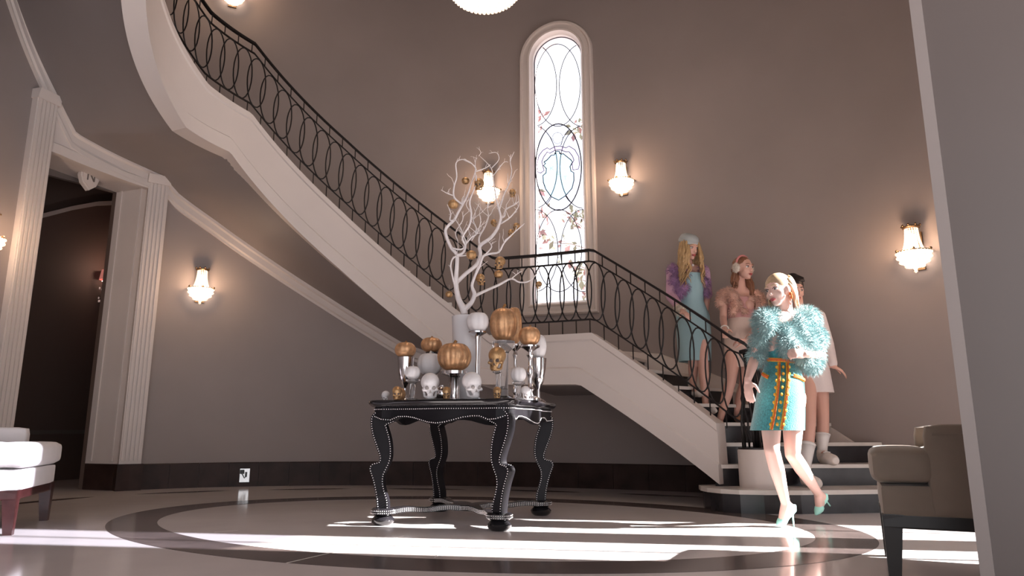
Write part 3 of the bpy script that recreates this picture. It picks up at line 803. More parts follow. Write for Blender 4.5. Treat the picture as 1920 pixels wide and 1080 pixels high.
# ================================================================== SMALL WALL FITTINGS
t, z = hit(459, 891, WA, WB); p, tg, n = oval_frame(t, WA, WB); an = math.atan2(n.y, n.x)
ou = empty('wall_outlet', (p.x, p.y, z), 'steel socket plate with a plugged-in black adapter on the brown baseboard', 'outlet')
mb = MB(); mb.box(p+n*0.03+Vector((0, 0, z)), (0.008, 0.105, 0.15), an); mb.build('plate', M['plate'], ou)
mb = MB(); mb.box(p+n*0.042+Vector((0, 0, z+0.04))+tg*0.028, (0.03, 0.045, 0.045), an); mb.build('plug', M['plug'], ou)
mb = MB(); mb.box(p+n*0.038+Vector((0, 0, z+0.01))-tg*0.015, (0.02, 0.02, 0.055), an); mb.build('plug', M['plug'], ou)
mb = MB(); mb.tube([p+n*0.05+tg*0.03+Vector((0, 0, z+0.02)), p+n*0.055+tg*0.0+Vector((0, 0, z-0.03)), p+n*0.05-tg*0.02+Vector((0, 0, z-0.01))], 0.005, 5); mb.build('cord', M['plug'], ou)

# keystone shield with a letter, hanging from the doorway head
tk_ = hit(163, 333, WA, WB)[0]; p, tg, n = oval_frame(tk_, WA, WB); nx = Vector((Ux, Uy, 0)); sd = Vector((-nx.y, nx.x, 0))
kc = at(163, 334, p.y+0.62*0.35)
cam_dir = (Vector((0, 0, HC))-kc); cam_dir.z = 0; cam_dir.normalize()
ks = empty('keystone_shield', kc, 'small white plaster shield bearing an N under the doorway header', 'shield')
def K3(x, z, d=0.0): return kc+sd*x+Vector((0, 0, z))+nx*d
outl = [(-0.105, 0.15), (0.105, 0.15), (0.115, 0.0), (0.085, -0.08), (0.0, -0.15), (-0.085, -0.08), (-0.115, 0.0)]
mb = MB(); mb.prism([K3(x, z, 0) for x, z in outl], nx*0.05); mb.build('body', M['white'], ks)
mb = MB(); mb.prism([K3(x*0.8, z*0.8, 0.05) for x, z in outl], nx*0.012); mb.build('panel', M['white'], ks)
mb = MB()
for L in ([(-0.04, -0.05), (-0.04, 0.07)], [(-0.04, 0.07), (0.04, -0.05)], [(0.04, -0.05), (0.04, 0.07)]):
    mb.tube([K3(x, z+0.01, 0.066) for x, z in L], 0.008, 5)
mb.build('letter', M['taupe'], ks)

# red-shaded crystal lamp in the dark room beyond
M['red_shade'] = mat('red_lamp_shade', (0.45, 0.06, 0.05), 0.6, emit=(1.0, 0.35, 0.28), estr=0.35)
M['crystal'] = mat('clear_crystal', (0.9, 0.85, 0.85), 0.08, spec=0.9, emit=(1, .7, .65), estr=0.12)
M['bulb'] = mat('lit_bulb', (1, 0.9, 0.8), 0.3, emit=(1, 0.75, 0.6), estr=6)
rl = bwpt(200, 540, 0.12)
rs = empty('shaded_wall_lamp', rl, 'crystal wall lamp with a small red shade in the dark room beyond the doorway', 'wall lamp')
mb = MB(); mb.lathe([(0.085, 0.13), (0.105, -0.01), (0.10, -0.01), (0.08, 0.13)], rl+Vector((0, 0, 0.12)), 20); mb.build('lamp_shade', M['red_shade'], rs, smooth=True)
mb = MB(); mb.lathe([(0, 0.02), (0.05, 0.0), (0.07, -0.02), (0.0, -0.02)], rl+Vector((0, 0, 0.11)), 12); mb.build('bulb', M['bulb'], rs, smooth=True)
mb = MB(); mb.tube([rl+Vector((0, 0, 0.09)), rl+Vector((0, 0, -0.1)), rl+away*0.1+Vector((0, 0, -0.14))], 0.012, 6); mb.build('arm', M['brass'], rs)
mb = MB(); random.seed(2)
for j in range(46):
    a = random.uniform(0, 6.28); r = random.uniform(0.02, 0.1); mb.ball(rl+Vector((r*math.cos(a), r*math.sin(a), random.uniform(-0.3, 0.05)+r*0.8)), (0.011, 0.011, 0.018), 6, 4)
mb.build('crystal_drops', M['crystal'], rs)['kind'] = 'stuff'

ld = bpy.data.lights.new('lamp_light', 'POINT'); ld.energy = 5; ld.color = (1.0, 0.6, 0.45); ld.shadow_soft_size = 0.06
lo = bpy.data.objects.new('lamp_light', ld); COL.objects.link(lo); lo.location = rl-away*0.25+Vector((0, 0, 0.3)); lo.parent = rs; lo.matrix_parent_inverse = Matrix.Translation(rs.location).inverted()
# ================================================================== LOUNGE CHAIRS
M['fabric_white'] = mat('white_upholstery', (0.70, 0.66, 0.66), 0.75, var=0.04, vscale=8, bump=0.06, bscale=220, sheen=0.2)
M['fabric_tan'] = mat('taupe_upholstery', (0.235, 0.185, 0.145), 0.85, var=0.05, vscale=8, bump=0.08, bscale=260, sheen=0.15)
M['wood_red'] = mat('dark_red_wood', (0.045, 0.012, 0.012), 0.25, var=0.3, vscale=10)
M['wood_black'] = mat('black_brown_wood', (0.012, 0.008, 0.007), 0.35)
def soft(mb_, c, d, r, bulge=0.0, seg=5):
    """rounded cushion: box with round edges, slightly crowned"""
    hx, hy, hz = [q/2 for q in d]; n = seg
    def prof(h):
        out = [-h]
        for k in range(1, n+1): out.append(-h+r*(1-math.cos(PI/2*k/n)))
        for k in range(n, 0, -1): out.append(h-r*(1-math.cos(PI/2*k/n)))
        out.append(h); return out
    bm = bmesh.new(); bmesh.ops.create_cube(bm, size=1.0); bmesh.ops.subdivide_edges(bm, edges=bm.edges, cuts=7, use_grid_fill=True)
    vs = []; 
    for v in bm.verts:
        q = Vector((v.co.x*2*hx, v.co.y*2*hy, v.co.z*2*hz))
        inn = Vector((max(-hx+r, min(hx-r, q.x)), max(-hy+r, min(hy-r, q.y)), max(-hz+r, min(hz-r, q.z))))
        dv = q-inn; q = inn+(dv.normalized()*r if dv.length > 1e-6 else dv)
        f = (1-(v.co.x*2)**2)*(1-(v.co.y*2)**2); q.z += bulge*f*(1 if v.co.z > 0 else -0.3)
        vs.append(q+Vector(c))
    bm.verts.index_update(); mb_.add(vs, [[v.index for v in f.verts] for f in bm.faces]); bm.free()
def chair(origin, rz, fab, wood, label, sx=0.80, sy=0.80, arm=0.64):
    """faces local +x; origin = middle of the front edge on the floor"""
    o = empty('lounge_chair', origin, label, 'chair', 'low upholstered lounge chairs'); o.rotation_euler = (0, 0, rz)
    def P(mb_, name, m, sm=True, ang=45):
        b = mb_.build(name, m, None, smooth=sm, angle=ang); b.parent = o; return b
    mb = MB(); soft(mb, (-0.115, 0, 0.465), (0.25, sy+0.01, 0.15), 0.045, 0.008); soft(mb, (-0.45, 0, 0.465), (0.55, sy-0.215, 0.15), 0.045, 0.012); sc_ = P(mb, 'seat_cushion', fab)
    mb = MB(); soft(mb, (-0.40, 0, 0.32), (0.76, sy-0.02, 0.14), 0.025, 0.0); P(mb, 'seat_base', fab)
    for s in (-1, 1):
        mb = MB(); soft(mb, (-0.50, s*(sy/2-0.05), 0.45), (0.58, 0.105, 0.385), 0.03); a = P(mb, 'arm', fab)
        mb = MB(); mb.tube([(-0.24, s*(sy/2+0.003), 0.60), (-0.79, s*(sy/2+0.003), 0.60)], 0.004, 5); b = mb.build('piping', fab, None); b.parent = a
    mb = MB(); soft(mb, (-0.77, 0, 0.50), (0.14, sy, 0.50), 0.04); P(mb, 'backrest', fab)
    mb = MB(); soft(mb, (-0.40, 0, 0.235), (0.75, sy-0.03, 0.06), 0.004); P(mb, 'rail', wood, False)
    for lx in (-0.06, -0.76):
        for s in (-1, 1):
            mb = MB(); y = s*(sy/2-0.055)
            top = [Vector((lx+dx, y+dy, 0.26)) for dx, dy in ((-.04, -.04), (.04, -.04), (.04, .04), (-.04, .04))]
            bot = [Vector((lx+dx*0.6+(0.012 if lx > -.3 else -.012), y+dy*0.6, 0.0)) for dx, dy in ((-.04, -.04), (.04, -.04), (.04, .04), (-.04, .04))]
            mb.loft([bot, top], cap=True); P(mb, 'leg', wood, False)
    return o
f1, f2 = ground(22, 1003), ground(90, 975)
fm = (f1+f2)/2; dirf = (f2-f1).normalized(); rzl = math.atan2(dirf.y, dirf.x)-PI/2
chair((fm.x+0.03, fm.y, 0), rzl, M['fabric_white'], M['wood_red'], 'white upholstered low chair with red-brown legs, sunlit at the left edge', sy=(f2-f1).length+0.09)
rc = ground(1664, 1088)
chair((1.725, 3.50, 0), PI-0.45, M['fabric_tan'], M['wood_black'], 'taupe upholstered low chair half hidden behind the near right wall', sy=0.70)
# ================================================================== TABLE
M['lacquer'] = mat('black_lacquer', (0.010, 0.009, 0.011), 0.20, spec=0.5, coat=0.3)
M['leather'] = mat('black_leather', (0.008, 0.007, 0.009), 0.42, spec=0.18, bump=0.05, bscale=150)
M['nail'] = mat('steel_nailheads', (0.72, 0.70, 0.70), 0.25, metal=1.0)
TC = Vector((-0.325, 5.25, 0)); TR = R(-19.5); TZ = 0.825
tq = [ground(714, 985), ground(964, 997), ground(1018, 967), ground(804, 955)]
TC = sum(tq, Vector())/4; TC.z = 0
table = empty('centre_table', TC, 'black lacquered table with scalloped apron, wavy legs and steel nailheads', 'table')
table.rotation_euler = (0, 0, TR)
def TP_(mb_, name, m, parent=None, sm=False, ang=35, kind=None):
    b = mb_.build(name, m, None, smooth=sm, angle=ang); b.parent = parent or table
    if kind: b['kind'] = kind
    return b
HS = 0.495            # half size of the apron
def plan(off):       # bowed square with notched corners
    pts = []
    for k in range(4):
        a = k*PI/2; c, s = math.cos(a), math.sin(a)
        side_ = []
        for i in range(17):
            u = -1+2*i/16; x = u*(HS-0.02)
            au = abs(u); d = 0.0
            if au < 0.55: d = 0.035*(0.5+0.5*math.cos(PI*u/0.55))
            elif au > 0.78: d = 0.018*(0.5-0.5*math.cos(PI*(au-0.78)/0.22*2)) if au < 1 else 0
            side_.append((x, -(HS+d+off)))
        for x, y in side_: 
            x2 = x*(1+off/HS); pts.append((x2*c-y*s, x2*s+y*c))
    return pts
def planring(off, z): return [Vector((x, y, z)) for x, y in plan(off)]
mb = MB(); mb.loft([planring(o, z) for o, z in ((-0.06, TZ-0.05), (0.012, TZ-0.045), (0.028, TZ-0.03), (0.034, TZ-0.016), (0.028, TZ-0.004), (0.016, TZ), (-0.1, TZ))], cap=True)
TP_(mb, 'table_top', M['lacquer'], sm=True, ang=40)
def drop(u):          # lower edge of the apron along one side, u -1..1
    au = abs(u)
    if au < 0.52: return 0.075+0.045*(0.5+0.5*math.cos(PI*u/0.52))
    if au < 0.60: return 0.075
    return 0.075+0.028*(0.5-0.5*math.cos(2*PI*(au-0.60)/0.40))
nail_line = []
mb = MB(); up, lo, loi, upi = [], [], [], []
P_ = plan(0)
for k in range(4):
    for i in range(17):
        x, y = P_[k*17+i]; u = -1+2*i/16; z = TZ-0.045-drop(u)
        up.append(Vector((x, y, TZ-0.045))); lo.append(Vector((x, y, z))); loi.append(Vector((x*0.95, y*0.95, z))); upi.append(Vector((x*0.95, y*0.95, TZ-0.045)))
mb.loft([up, lo, loi, upi]); ap = TP_(mb, 'apron', M['leather'], sm=True, ang=30)
def nails(line, step, r, parent, name='nailheads', flat=None):
    mb = MB(); acc = 0.0; prev = line[0]
    for p in line[1:]:
        L = (p-prev).length
        while acc < L:
            c = prev.lerp(p, acc/L); mb.ball(c, r, 5, 3); acc += step
        acc -= L; prev = p
    return TP_(mb, name, M['nail'], parent, True, None, 'stuff')
nails([Vector((p.x*1.006, p.y*1.006, TZ-0.062)) for p in up+up[:1]], 0.0160, 0.0052, ap)
nails([Vector((p.x*1.006, p.y*1.006, p.z+0.010)) for p in lo+lo[:1]], 0.0160, 0.0052, ap)
# wavy legs standing on the diagonals: outline (distance outward, height)
ol = [(0.015, 0.76), (0.055, 0.72), (0.062, 0.67), (0.050, 0.60), (0.020, 0.52), (-0.006, 0.45), (-0.006, 0.415), (0.010, 0.405), (0.045, 0.395), (0.060, 0.37), (0.052, 0.34), (0.030, 0.28), (0.010, 0.20), (0.0, 0.13), (0.0, 0.105)]
il = [(-0.080, 0.105), (-0.075, 0.16), (-0.055, 0.22), (-0.042, 0.28), (-0.046, 0.33), (-0.06, 0.36), (-0.085, 0.42), (-0.090, 0.48), (-0.080, 0.56), (-0.055, 0.64), (-0.048, 0.665), (-0.095, 0.675), (-0.105, 0.70), (-0.1, 0.76)]
def smooth_line(L, n=5):
    out = []
    for i in range(len(L)-1):
        p0 = Vector(L[max(i-1, 0)]+(0,)); p1 = Vector(L[i]+(0,)); p2 = Vector(L[i+1]+(0,)); p3 = Vector(L[min(i+2, len(L)-1)]+(0,))
        for k in range(n):
            t = k/n; q = 0.5*((2*p1)+(-p0+p2)*t+(2*p0-5*p1+4*p2-p3)*t*t+(-p0+3*p1-3*p2+p3)*t**3); out.append((q.x, q.y))
    out.append(L[-1]); return out
OLs, ILs = smooth_line(ol), smooth_line(il)
ILZ = sorted((z, x) for x, z in ILs)
LW = 0.066
feet = []
for k in range(4):
    a = PI/4+k*PI/2; dr = Vector((math.cos(a), math.sin(a), 0)); sdv = Vector((-dr.y, dr.x, 0)); R0 = HS*1.414-0.055
    # turned a little so that the broad faces look along the table sides
    turn = R(28 if k % 2 else -28); dr2 = Vector((math.cos(a+turn), math.sin(a+turn), 0)); sd2 = Vector((-dr2.y, dr2.x, 0))
    base_ = dr*R0
    poly = [base_+dr2*x+Vector((0, 0, z))-sd2*LW/2 for x, z in OLs+ILs]
    mb = MB(); no, ni = len(OLs), len(ILs)
    oa = [base_+dr2*x+Vector((0, 0, z)) for x, z in OLs]; ia = []
    for x, z in OLs:      # matching inner edge at the same height
        xi = interp(z, ILZ); ia.append(base_+dr2*xi+Vector((0, 0, z)))
    rings = [[o-sd2*LW/2, o+sd2*LW/2, q+sd2*LW/2, q-sd2*LW/2] for o, q in zip(oa, ia)]
    mb.loft(rings, cap=True); lg = TP_(mb, 'leg', M['leather'], sm=True, ang=35)
    for s in (-1, 1):
        nails([o+sd2*s*(LW/2+0.001)-dr2*0.008 for o in oa], 0.0160, 0.0050, lg)
        nails([q+sd2*s*(LW/2+0.001)+dr2*0.008 for q in ia], 0.0160, 0.0050, lg)
    fc = base_-dr2*0.04; feet.append(fc)
    mb = MB(); mb.lathe([(0, 0.0), (0.055, 0.0), (0.075, 0.018), (0.078, 0.035), (0.06, 0.055), (0.05, 0.062), (0.072, 0.068), (0.08, 0.075), (0.08, 0.10), (0.07, 0.108), (0, 0.108)], fc, 24); ft = TP_(mb, 'foot', M['lacquer'], lg, True, 40)
    for zz in (0.080, 0.094):
        nails([fc+Vector((0.082*math.cos(b), 0.082*math.sin(b), zz)) for b in frange(0, 2*PI, 24)], 0.0145, 0.0046, lg)
# wavy cross stretcher
for k in (0, 1):
    a, b = feet[k], feet[k+2]; n = 24; d = (b-a).normalized(); s = Vector((-d.y, d.x, 0)); L, Rr = [], []
    for i in range(n+1):
        f = i/n; w = 0.038+0.022*math.cos(4*PI*f)+0.03*math.exp(-((f-.5)/.09)**2); c = a.lerp(b, f); c.z = 0.066+0.012*math.sin(2*PI*f*2)**2
        L.append(c+s*w); Rr.append(c-s*w)
    mb = MB(); up_ = Vector((0, 0, 0.034)); mb.loft([[l, r, r+up_, l+up_] for l, r in zip(L, Rr)], cap=True); stx = TP_(mb, 'stretcher', M['lacquer'], sm=True, ang=35)
    for e in (L, Rr):
        sg = 1 if e is L else -1
        for zz in (0.008, 0.017, 0.026):
            nails([p+s*sg*0.001+Vector((0, 0, zz)) for p in e], 0.0145, 0.0045, stx)

# ================================================================== DECORATIONS ON THE TABLE
M['gold'] = mat('gold_paint', (0.60, 0.34, 0.18), 0.42, metal=0.6, var=0.22, vscale=30)
M['gold_dark'] = mat('antique_gold', (0.48, 0.29, 0.14), 0.42, metal=0.6, var=0.35, vscale=40)
M['silver'] = mat('mercury_silver', (0.78, 0.76, 0.77), 0.12, metal=1.0, var=0.1, vscale=30)
M['matte_white'] = mat('matte_white_paint', (0.74, 0.71, 0.72), 0.5, var=0.03, vscale=20)
M['socket'] = mat('dark_socket_shade', (0.10, 0.07, 0.06), 0.8)  # shade of the eye sockets put into the colour
M['socket_shade_pale'] = mat('grey_socket_shade', (0.30, 0.27, 0.26), 0.8)
M['glass'] = mat('clear_glass', (0.95, 0.95, 0.97), 0.03, trans=0.92, ior=1.25, spec=0.6)
M['stalk'] = mat('gold_stalk', (0.34, 0.17, 0.06), 0.5, metal=0.5)
M['stalk_white'] = mat('white_stalk', (0.60, 0.56, 0.53), 0.6)
M['frost'] = mat('frosted_glass', (0.88, 0.86, 0.88), 0.2, trans=0.25, ior=1.2)
def pxm(Y, z): return FPX/(Y*math.cos(TH)+(z-HC)*math.sin(TH))
def place(px, py, Y): return at(px, py, Y)
def pumpkin(c, rx, rz, m, label, ribs=9, name='pumpkin', stalk=True, squash=0.15, group=None, cat='pumpkin', sm=None):
    root = empty(name, c, label, cat, group)
    rings = []; nv = ribs*6; nu = 12
    for i in range(nu+1):
        ph = PI*i/nu; ring = []
        for k in range(nv):
            an = 2*PI*k/nv; rib = 1-0.07*(abs(math.cos(an*ribs/2))**6)*math.sin(ph)**0.5
            r = rx*math.sin(ph)**0.75*rib if 0 < i < nu else 0.001
            z = rz*math.cos(ph)
            if i <= 3: z -= rz*squash*math.exp(-(r/(rx*0.35))**2)
            ring.append(Vector(c)+Vector((r*math.cos(an), r*math.sin(an), z)))
        rings.append(ring)
    mb = MB(); mb.loft(rings, cap=True); mb.build('flesh', m, root, smooth=True)
    if stalk:
        t = Vector(c)+Vector((0, 0, rz*(1-squash)-0.004)); h = max(rz*0.32, 0.012)
        mb = MB(); mb.tube([t, t+Vector((0.001, 0, h*0.5)), t+Vector((h*0.35, 0, h))], [rx*0.14, rx*0.09, rx*0.10], 7); mb.build('stalk', sm or M['stalk'], root, smooth=True)
    return root
def remesh_obj(mb, name, m, parent, voxel, smooth_iter=2):
    me = bpy.data.meshes.new(name); me.from_pydata(mb.v, [], mb.f)
    bm = bmesh.new(); bm.from_mesh(me); bmesh.ops.recalc_face_normals(bm, faces=bm.faces); bm.to_mesh(me); bm.free()
    o = bpy.data.objects.new(name, me); COL.objects.link(o)
    md = o.modifiers.new('r', 'REMESH'); md.mode = 'VOXEL'; md.voxel_size = voxel
    if smooth_iter:
        sm_ = o.modifiers.new('s', 'SMOOTH'); sm_.factor = 0.5; sm_.iterations = smooth_iter
    dg = bpy.context.evaluated_depsgraph_get(); ev = o.evaluated_get(dg); nm_ = bpy.data.meshes.new_from_object(ev)
    o.modifiers.clear(); o.data = nm_; bpy.data.meshes.remove(me)
    nm_.materials.clear(); nm_.materials.append(m); nm_.polygons.foreach_set('use_smooth', [True]*len(nm_.polygons))
    if parent is not None:
        o.parent = parent; o.matrix_parent_inverse = parent.matrix_basis.inverted()
    return o
SKULL = {}
def skull_mesh(m):
    """unit skull, height about 1, facing -y; returns (bone mesh, hollow mesh, teeth mesh)"""
    if m.name in SKULL: return SKULL[m.name]
    mb = MB(); B = mb.ball
    B((0, 0.10, 0.16), (0.36, 0.44, 0.36), 20, 14)      # cranium
    B((0, -0.12, 0.10), (0.30, 0.26, 0.30), 16, 10)     # forehead
    B((0, -0.26, -0.05), (0.25, 0.12, 0.09), 12, 8)     # brow
    for s in (-1, 1):
        B((s*0.23, -0.22, -0.16), (0.09, 0.11, 0.07), 10, 7)   # cheekbones
        mb.tube([(s*0.29, -0.02, -0.12), (s*0.27, -0.2, -0.17)], 0.035, 7)
        mb.tube([(s*0.24, 0.0, -0.18), (s*0.20, -0.06, -0.40), (s*0.10, -0.26, -0.46)], [0.05, 0.06, 0.055], 8)  # jaw
    B((0, -0.24, -0.24), (0.15, 0.13, 0.14), 12, 8)     # upper jaw
    B((0, -0.27, -0.43), (0.14, 0.09, 0.08), 12, 8)     # chin
    mb.tube([(0, -0.35, -0.06), (0, -0.37, -0.14)], [0.045, 0.03], 7)
    o = remesh_obj(mb, 'bone', m, None, 0.035, 2); bone = o.data; bpy.data.objects.remove(o)
    h = MB()  # dark solids standing in for the shade of eye and nose hollows
    for s in (-1, 1): h.ball((s*0.125, -0.335, -0.085), (0.085, 0.05, 0.075), 10, 7)
    h.prism([Vector((0, -0.375, -0.17)), Vector((0.05, -0.36, -0.27)), Vector((-0.05, -0.36, -0.27))], (0, -0.03, 0))
    me = bpy.data.meshes.new('hollow_shade'); me.from_pydata(h.v, [], h.f); me.materials.append(M['socket'] if 'gold' in m.name else M['socket_shade_pale'])
    t = MB()
    for i in range(8):
        a = -0.6+1.2*i/7
        for z in (-0.335, -0.385): t.box((0.15*math.sin(a), -0.24-0.13*math.cos(a), z), (0.032, 0.03, 0.044), a)
    mt = bpy.data.meshes.new('teeth'); mt.from_pydata(t.v, [], t.f); mt.materials.append(m)
    SKULL[m.name] = (bone, me, mt); return SKULL[m.name]
def skull(c, h, m, label, rz=0.0, tilt=0.0, group=None, name='skull'):
    """c = base centre"""
    b, ho, te = skull_mesh(m)
    root = empty(name, Vector(c), label, 'skull', group); root.rotation_euler = (tilt, 0, rz)
    s = h/1.02
    for nm, me in (('bone', b), ('hollow_shade', ho), ('teeth', te)):
        o = bpy.data.objects.new(nm, me); COL.objects.link(o); o.parent = root; o.scale = (s, s, s); o.location = (0, 0, 0.51*s)
    return root
def stick(prof, c, m, label, name='candlestick', cat='candle holder', group=None, n=24, parts=None):
    root = empty(name, c, label, cat, group)
    cut = parts or [(0, len(prof), 'stem')]
    for a, b, nm in cut:
        mb = MB(); mb.lathe(prof[a:b], c, n); mb.build(nm, m, root, smooth=True, angle=50)
    return root
def holder(px, ytop, Y, rtop, label, m=None, style='baluster', zbase=None, rbase=None, name='candlestick', cat='candle holder'):
    """stand from the table top up to picture height ytop; returns its top centre"""
    zb_ = TZ if zbase is None else zbase; p = at(px, ytop, Y); h = p.z-zb_; c = Vector((p.x, p.y, zb_)); m = m or M['silver']
    rb = rbase or rtop*0.95
    if style == 'baluster':
        P = [(0, 0), (rb, 0), (rb, .03*h), (rb*.75, .06*h), (rb*.3, .09*h), (rb*.22, .14*h), (rb*.42, .2*h), (rb*.25, .26*h), (rb*.2, .4*h), (rb*.3, .46*h), (rb*.38, .52*h), (rb*.2, .6*h), (rb*.18, .76*h), (rb*.36, .82*h), (rb*.2, .88*h), (rtop*.7, .94*h), (rtop, .97*h), (rtop, h), (0, h)]
        parts = [(0, 6, 'base'), (5, 14, 'stem'), (13, 19, 'cup')]
    elif style == 'goblet':
        P = [(0, 0), (rb*.8, 0), (rb*.75, .04*h), (rb*.2, .1*h), (rb*.16, .3*h), (rb*.4, .4*h), (rtop*.72, .5*h), (rtop*.92, .75*h), (rtop, h), (rtop*.94, h), (rtop*.7, .6*h), (0, .5*h)]
        parts = [(0, 5, 'base'), (4, 12, 'bowl')]
    elif style == 'cylinder':
        P = [(0, 0), (rb, 0), (rb, .05*h), (rtop*.45, .09*h), (rtop*.42, .2*h), (rtop*.42, .78*h), (rtop*.5, .82*h), (rtop, .9*h), (rtop, h), (0, h)]
        parts = [(0, 5, 'base'), (4, 7, 'column'), (6, 10, 'dish')]
    elif style == 'slim':
        P = [(0, 0), (rb, 0), (rb*.9, .02*h), (rb*.25, .05*h), (rb*.16, .1*h), (rb*.15, .3*h), (rb*.22, .5*h), (rb*.14, .6*h), (rb*.2, .85*h), (rb*.3, .93*h), (rtop, .98*h), (rtop, h), (0, h)]
        parts = [(0, 5, 'base'), (4, 10, 'stem'), (9, 13, 'cup')]
    stick(P, c, m, label, name, cat, None, 24, parts)
    return Vector((p.x, p.y, p.z))
def pk(px, y0, y1, w, Y, m, label, ribs=9, **k):
    """pumpkin measured in the picture: centre x, top, bottom, width"""
    a, b = at(px, y0, Y), at(px, y1, Y); rz = (a.z-b.z)/2; rx = w/2/pxm(Y, a.z); return pumpkin((a+b)/2, rx, rz, m, label, ribs, **k)
W_, G_ = M['matte_white'], M['gold']
Yf, Ym, Yb = 4.92, 5.2, 5.48
# left cluster
holder(761, 670, 5.16, 0.062, 'mercury glass goblet carrying the leftmost gold pumpkin', style='goblet', name='goblet', cat='goblet')
pk(760, 641, 671, 40, 5.16, G_, 'gold pumpkin on the mercury goblet at the left end', 8)
holder(810, 661, 5.42, 0.05, 'dark slim stand behind the big white pumpkin', m=M['lacquer'], style='slim')
pk(809, 632, 661, 40, 5.42, G_, 'small gold ribbed pumpkin high behind the big white pumpkin', 10)
holder(806, 703, 5.3, 0.06, 'silver footed bowl under the big white pumpkin', style='goblet', name='footed_bowl', cat='bowl')
pk(806, 661, 704, 48, 5.3, W_, 'big white pumpkin behind the white skull at the left', 8, sm=M['stalk_white'])
holder(852, 696, 5.0, 0.09, 'silver pedestal dish under the large gold pumpkin', style='cylinder', rbase=0.075, name='pedestal_dish', cat='dish')
pk(852, 642, 696, 64, 5.0, G_, 'large round gold pumpkin on a silver pedestal dish in the middle', 14)
holder(774, 711, 4.94, 0.05, 'small glass stand under the little white pumpkin at left', m=M['glass'], style='cylinder', rbase=0.05, name='glass_stand', cat='candle holder')
pk(774, 686, 711, 29, 4.94, W_, 'little white pumpkin just left of the white skull', 8, sm=M['stalk_white'])
# right cluster
holder(895, 622, 5.08, 0.065, 'tall slim silver candlestick under the high white pumpkin', style='slim')
pk(896, 585, 623, 43, 5.08, W_, 'high white pumpkin beside the branches on a slim candlestick', 8, stalk=False)
holder(944, 640, 5.10, 0.082, 'tall clear glass pedestal under the tallest gold pumpkin', m=M['glass'], style='cylinder', rbase=0.07, name='glass_pedestal', cat='candle holder')
pk(944, 577, 640, 53, 5.10, G_, 'tallest gold pumpkin standing on the clear glass pedestal', 12, squash=0.08)
holder(966, 646, 5.50, 0.06, 'silver stand behind the tallest gold pumpkin', style='baluster')
pk(964, 574, 646, 30, 5.50, G_, 'gold gourd peeping out behind the tallest gold pumpkin', 10, stalk=False, name='gourd', cat='gourd')
holder(994, 648, 5.0, 0.068, 'silver turned candlestick under the right gold pumpkin', style='baluster', rbase=0.075)
pk(993, 612, 648, 41, 5.0, G_, 'gold pumpkin on the turned silver candlestick at the right', 9)
holder(1009, 672, 5.35, 0.065, 'mercury glass vase under the rearmost white pumpkin', style='goblet', rbase=0.07, name='mercury_vase', cat='vase')
pk(1009, 626, 673, 32, 5.35, W_, 'white pumpkin at the right rear behind the silver candlestick', 8, stalk=False)
holder(972, 716, 4.84, 0.045, 'small glass stand under the little white pumpkin at right', m=M['glass'], style='cylinder', rbase=0.045, name='glass_stand', cat='candle holder')
pk(972, 688, 716, 30, 4.84, W_, 'little white pumpkin low between glass pedestal and silver candlestick', 8, sm=M['stalk_white'])
holder(932, 697, 4.85, 0.032, 'slim glass candlestick under the raised gold skull', m=M['glass'], style='slim', rbase=0.045)
def sk(px, y0, y1, Y, m, label, rz=0.0, tilt=0.0, base=None):
    a, b = at(px, y0, Y), at(px, y1, Y); z = b.z if base is None else base; return skull((b.x, b.y, z), a.z-z, m, label, rz, tilt)
GD_ = M['gold_dark']
sk(931, 650, 697, 4.85, GD_, 'gold skull raised on a slim glass candlestick', -0.25)
sk(806, 699, 745, 4.83, W_, 'white skull at the front left of the table', 0.15, 0, TZ)
sk(886, 697, 745, 4.76, W_, 'white skull at the front middle of the table', 0.45, 0, TZ)
sk(744, 724, 745, 4.9, GD_, 'tiny gold skull at the front left corner of the table', 0.1, 0, TZ)
sk(837, 725, 745, 4.78, GD_, 'tiny gold skull between the two white skulls', 0.0, 0, TZ)
sk(932, 725, 745, 4.74, GD_, 'tiny gold skull below the raised gold skull', 0.0, 0, TZ)
sk(984, 724, 745, 4.75, W_, 'small white skull in front of the silver candlestick', 0.7, 0.3, TZ)
sk(724, 733, 747, 5.06, W_, 'tiny white skull at the far left rim of the table', -0.6, 0.3, TZ)
a = at(750, 738, 5.0); pumpkin(Vector((a.x, a.y, TZ+0.045)), 0.04, 0.045, G_, 'small gold pumpkin behind the tiny gold corner skull', 9)
# tall vase that holds the branches
vb = at(872, 700, 5.27); vt = at(876, 594, 5.27); rv = 58/2/pxm(5.27, 1.2); h = vt.z-TZ
vase = empty('tall_vase', (vt.x, vt.y, TZ), 'tall frosted white vase holding the bare branches', 'vase')
mb = MB(); c = Vector((vt.x, vt.y, TZ)); mb.lathe([(0, 0), (rv*0.8, 0), (rv*0.85, 0.01), (rv*0.88, h*0.5), (rv, h), (rv*0.94, h), (rv*0.82, h*0.5), (rv*0.78, 0.02), (0, 0.02)], c, 32); mb.build('body', M['frost'], vase, smooth=True, angle=45)
mb = MB(); mb.lathe([(0, 0.022), (rv*0.74, 0.022), (rv*0.78, h*0.5), (rv*0.88, h*0.95), (0, h*0.97)], c, 24); mb.build('filling', M['matte_white'], vase, smooth=True, angle=45)
sb = at(828, 712, 5.12); 
def ball_thing(c, r, m, label, name, cat):
    root = empty(name, c, label, cat); mb = MB(); mb.ball(c, r, 18, 12); mb.build('body', m, root, smooth=True); mb = MB(); mb.lathe([(r*.25, r*.96), (r*.3, r*1.05), (0, r*1.1)], c, 10); mb.build('cap', M['silver'], root); return root
ball_thing(Vector((sb.x, sb.y, TZ+0.055)), 0.055, M['silver'], 'shiny silver ball between white skull and pedestal dish', 'silver_ball', 'ball')

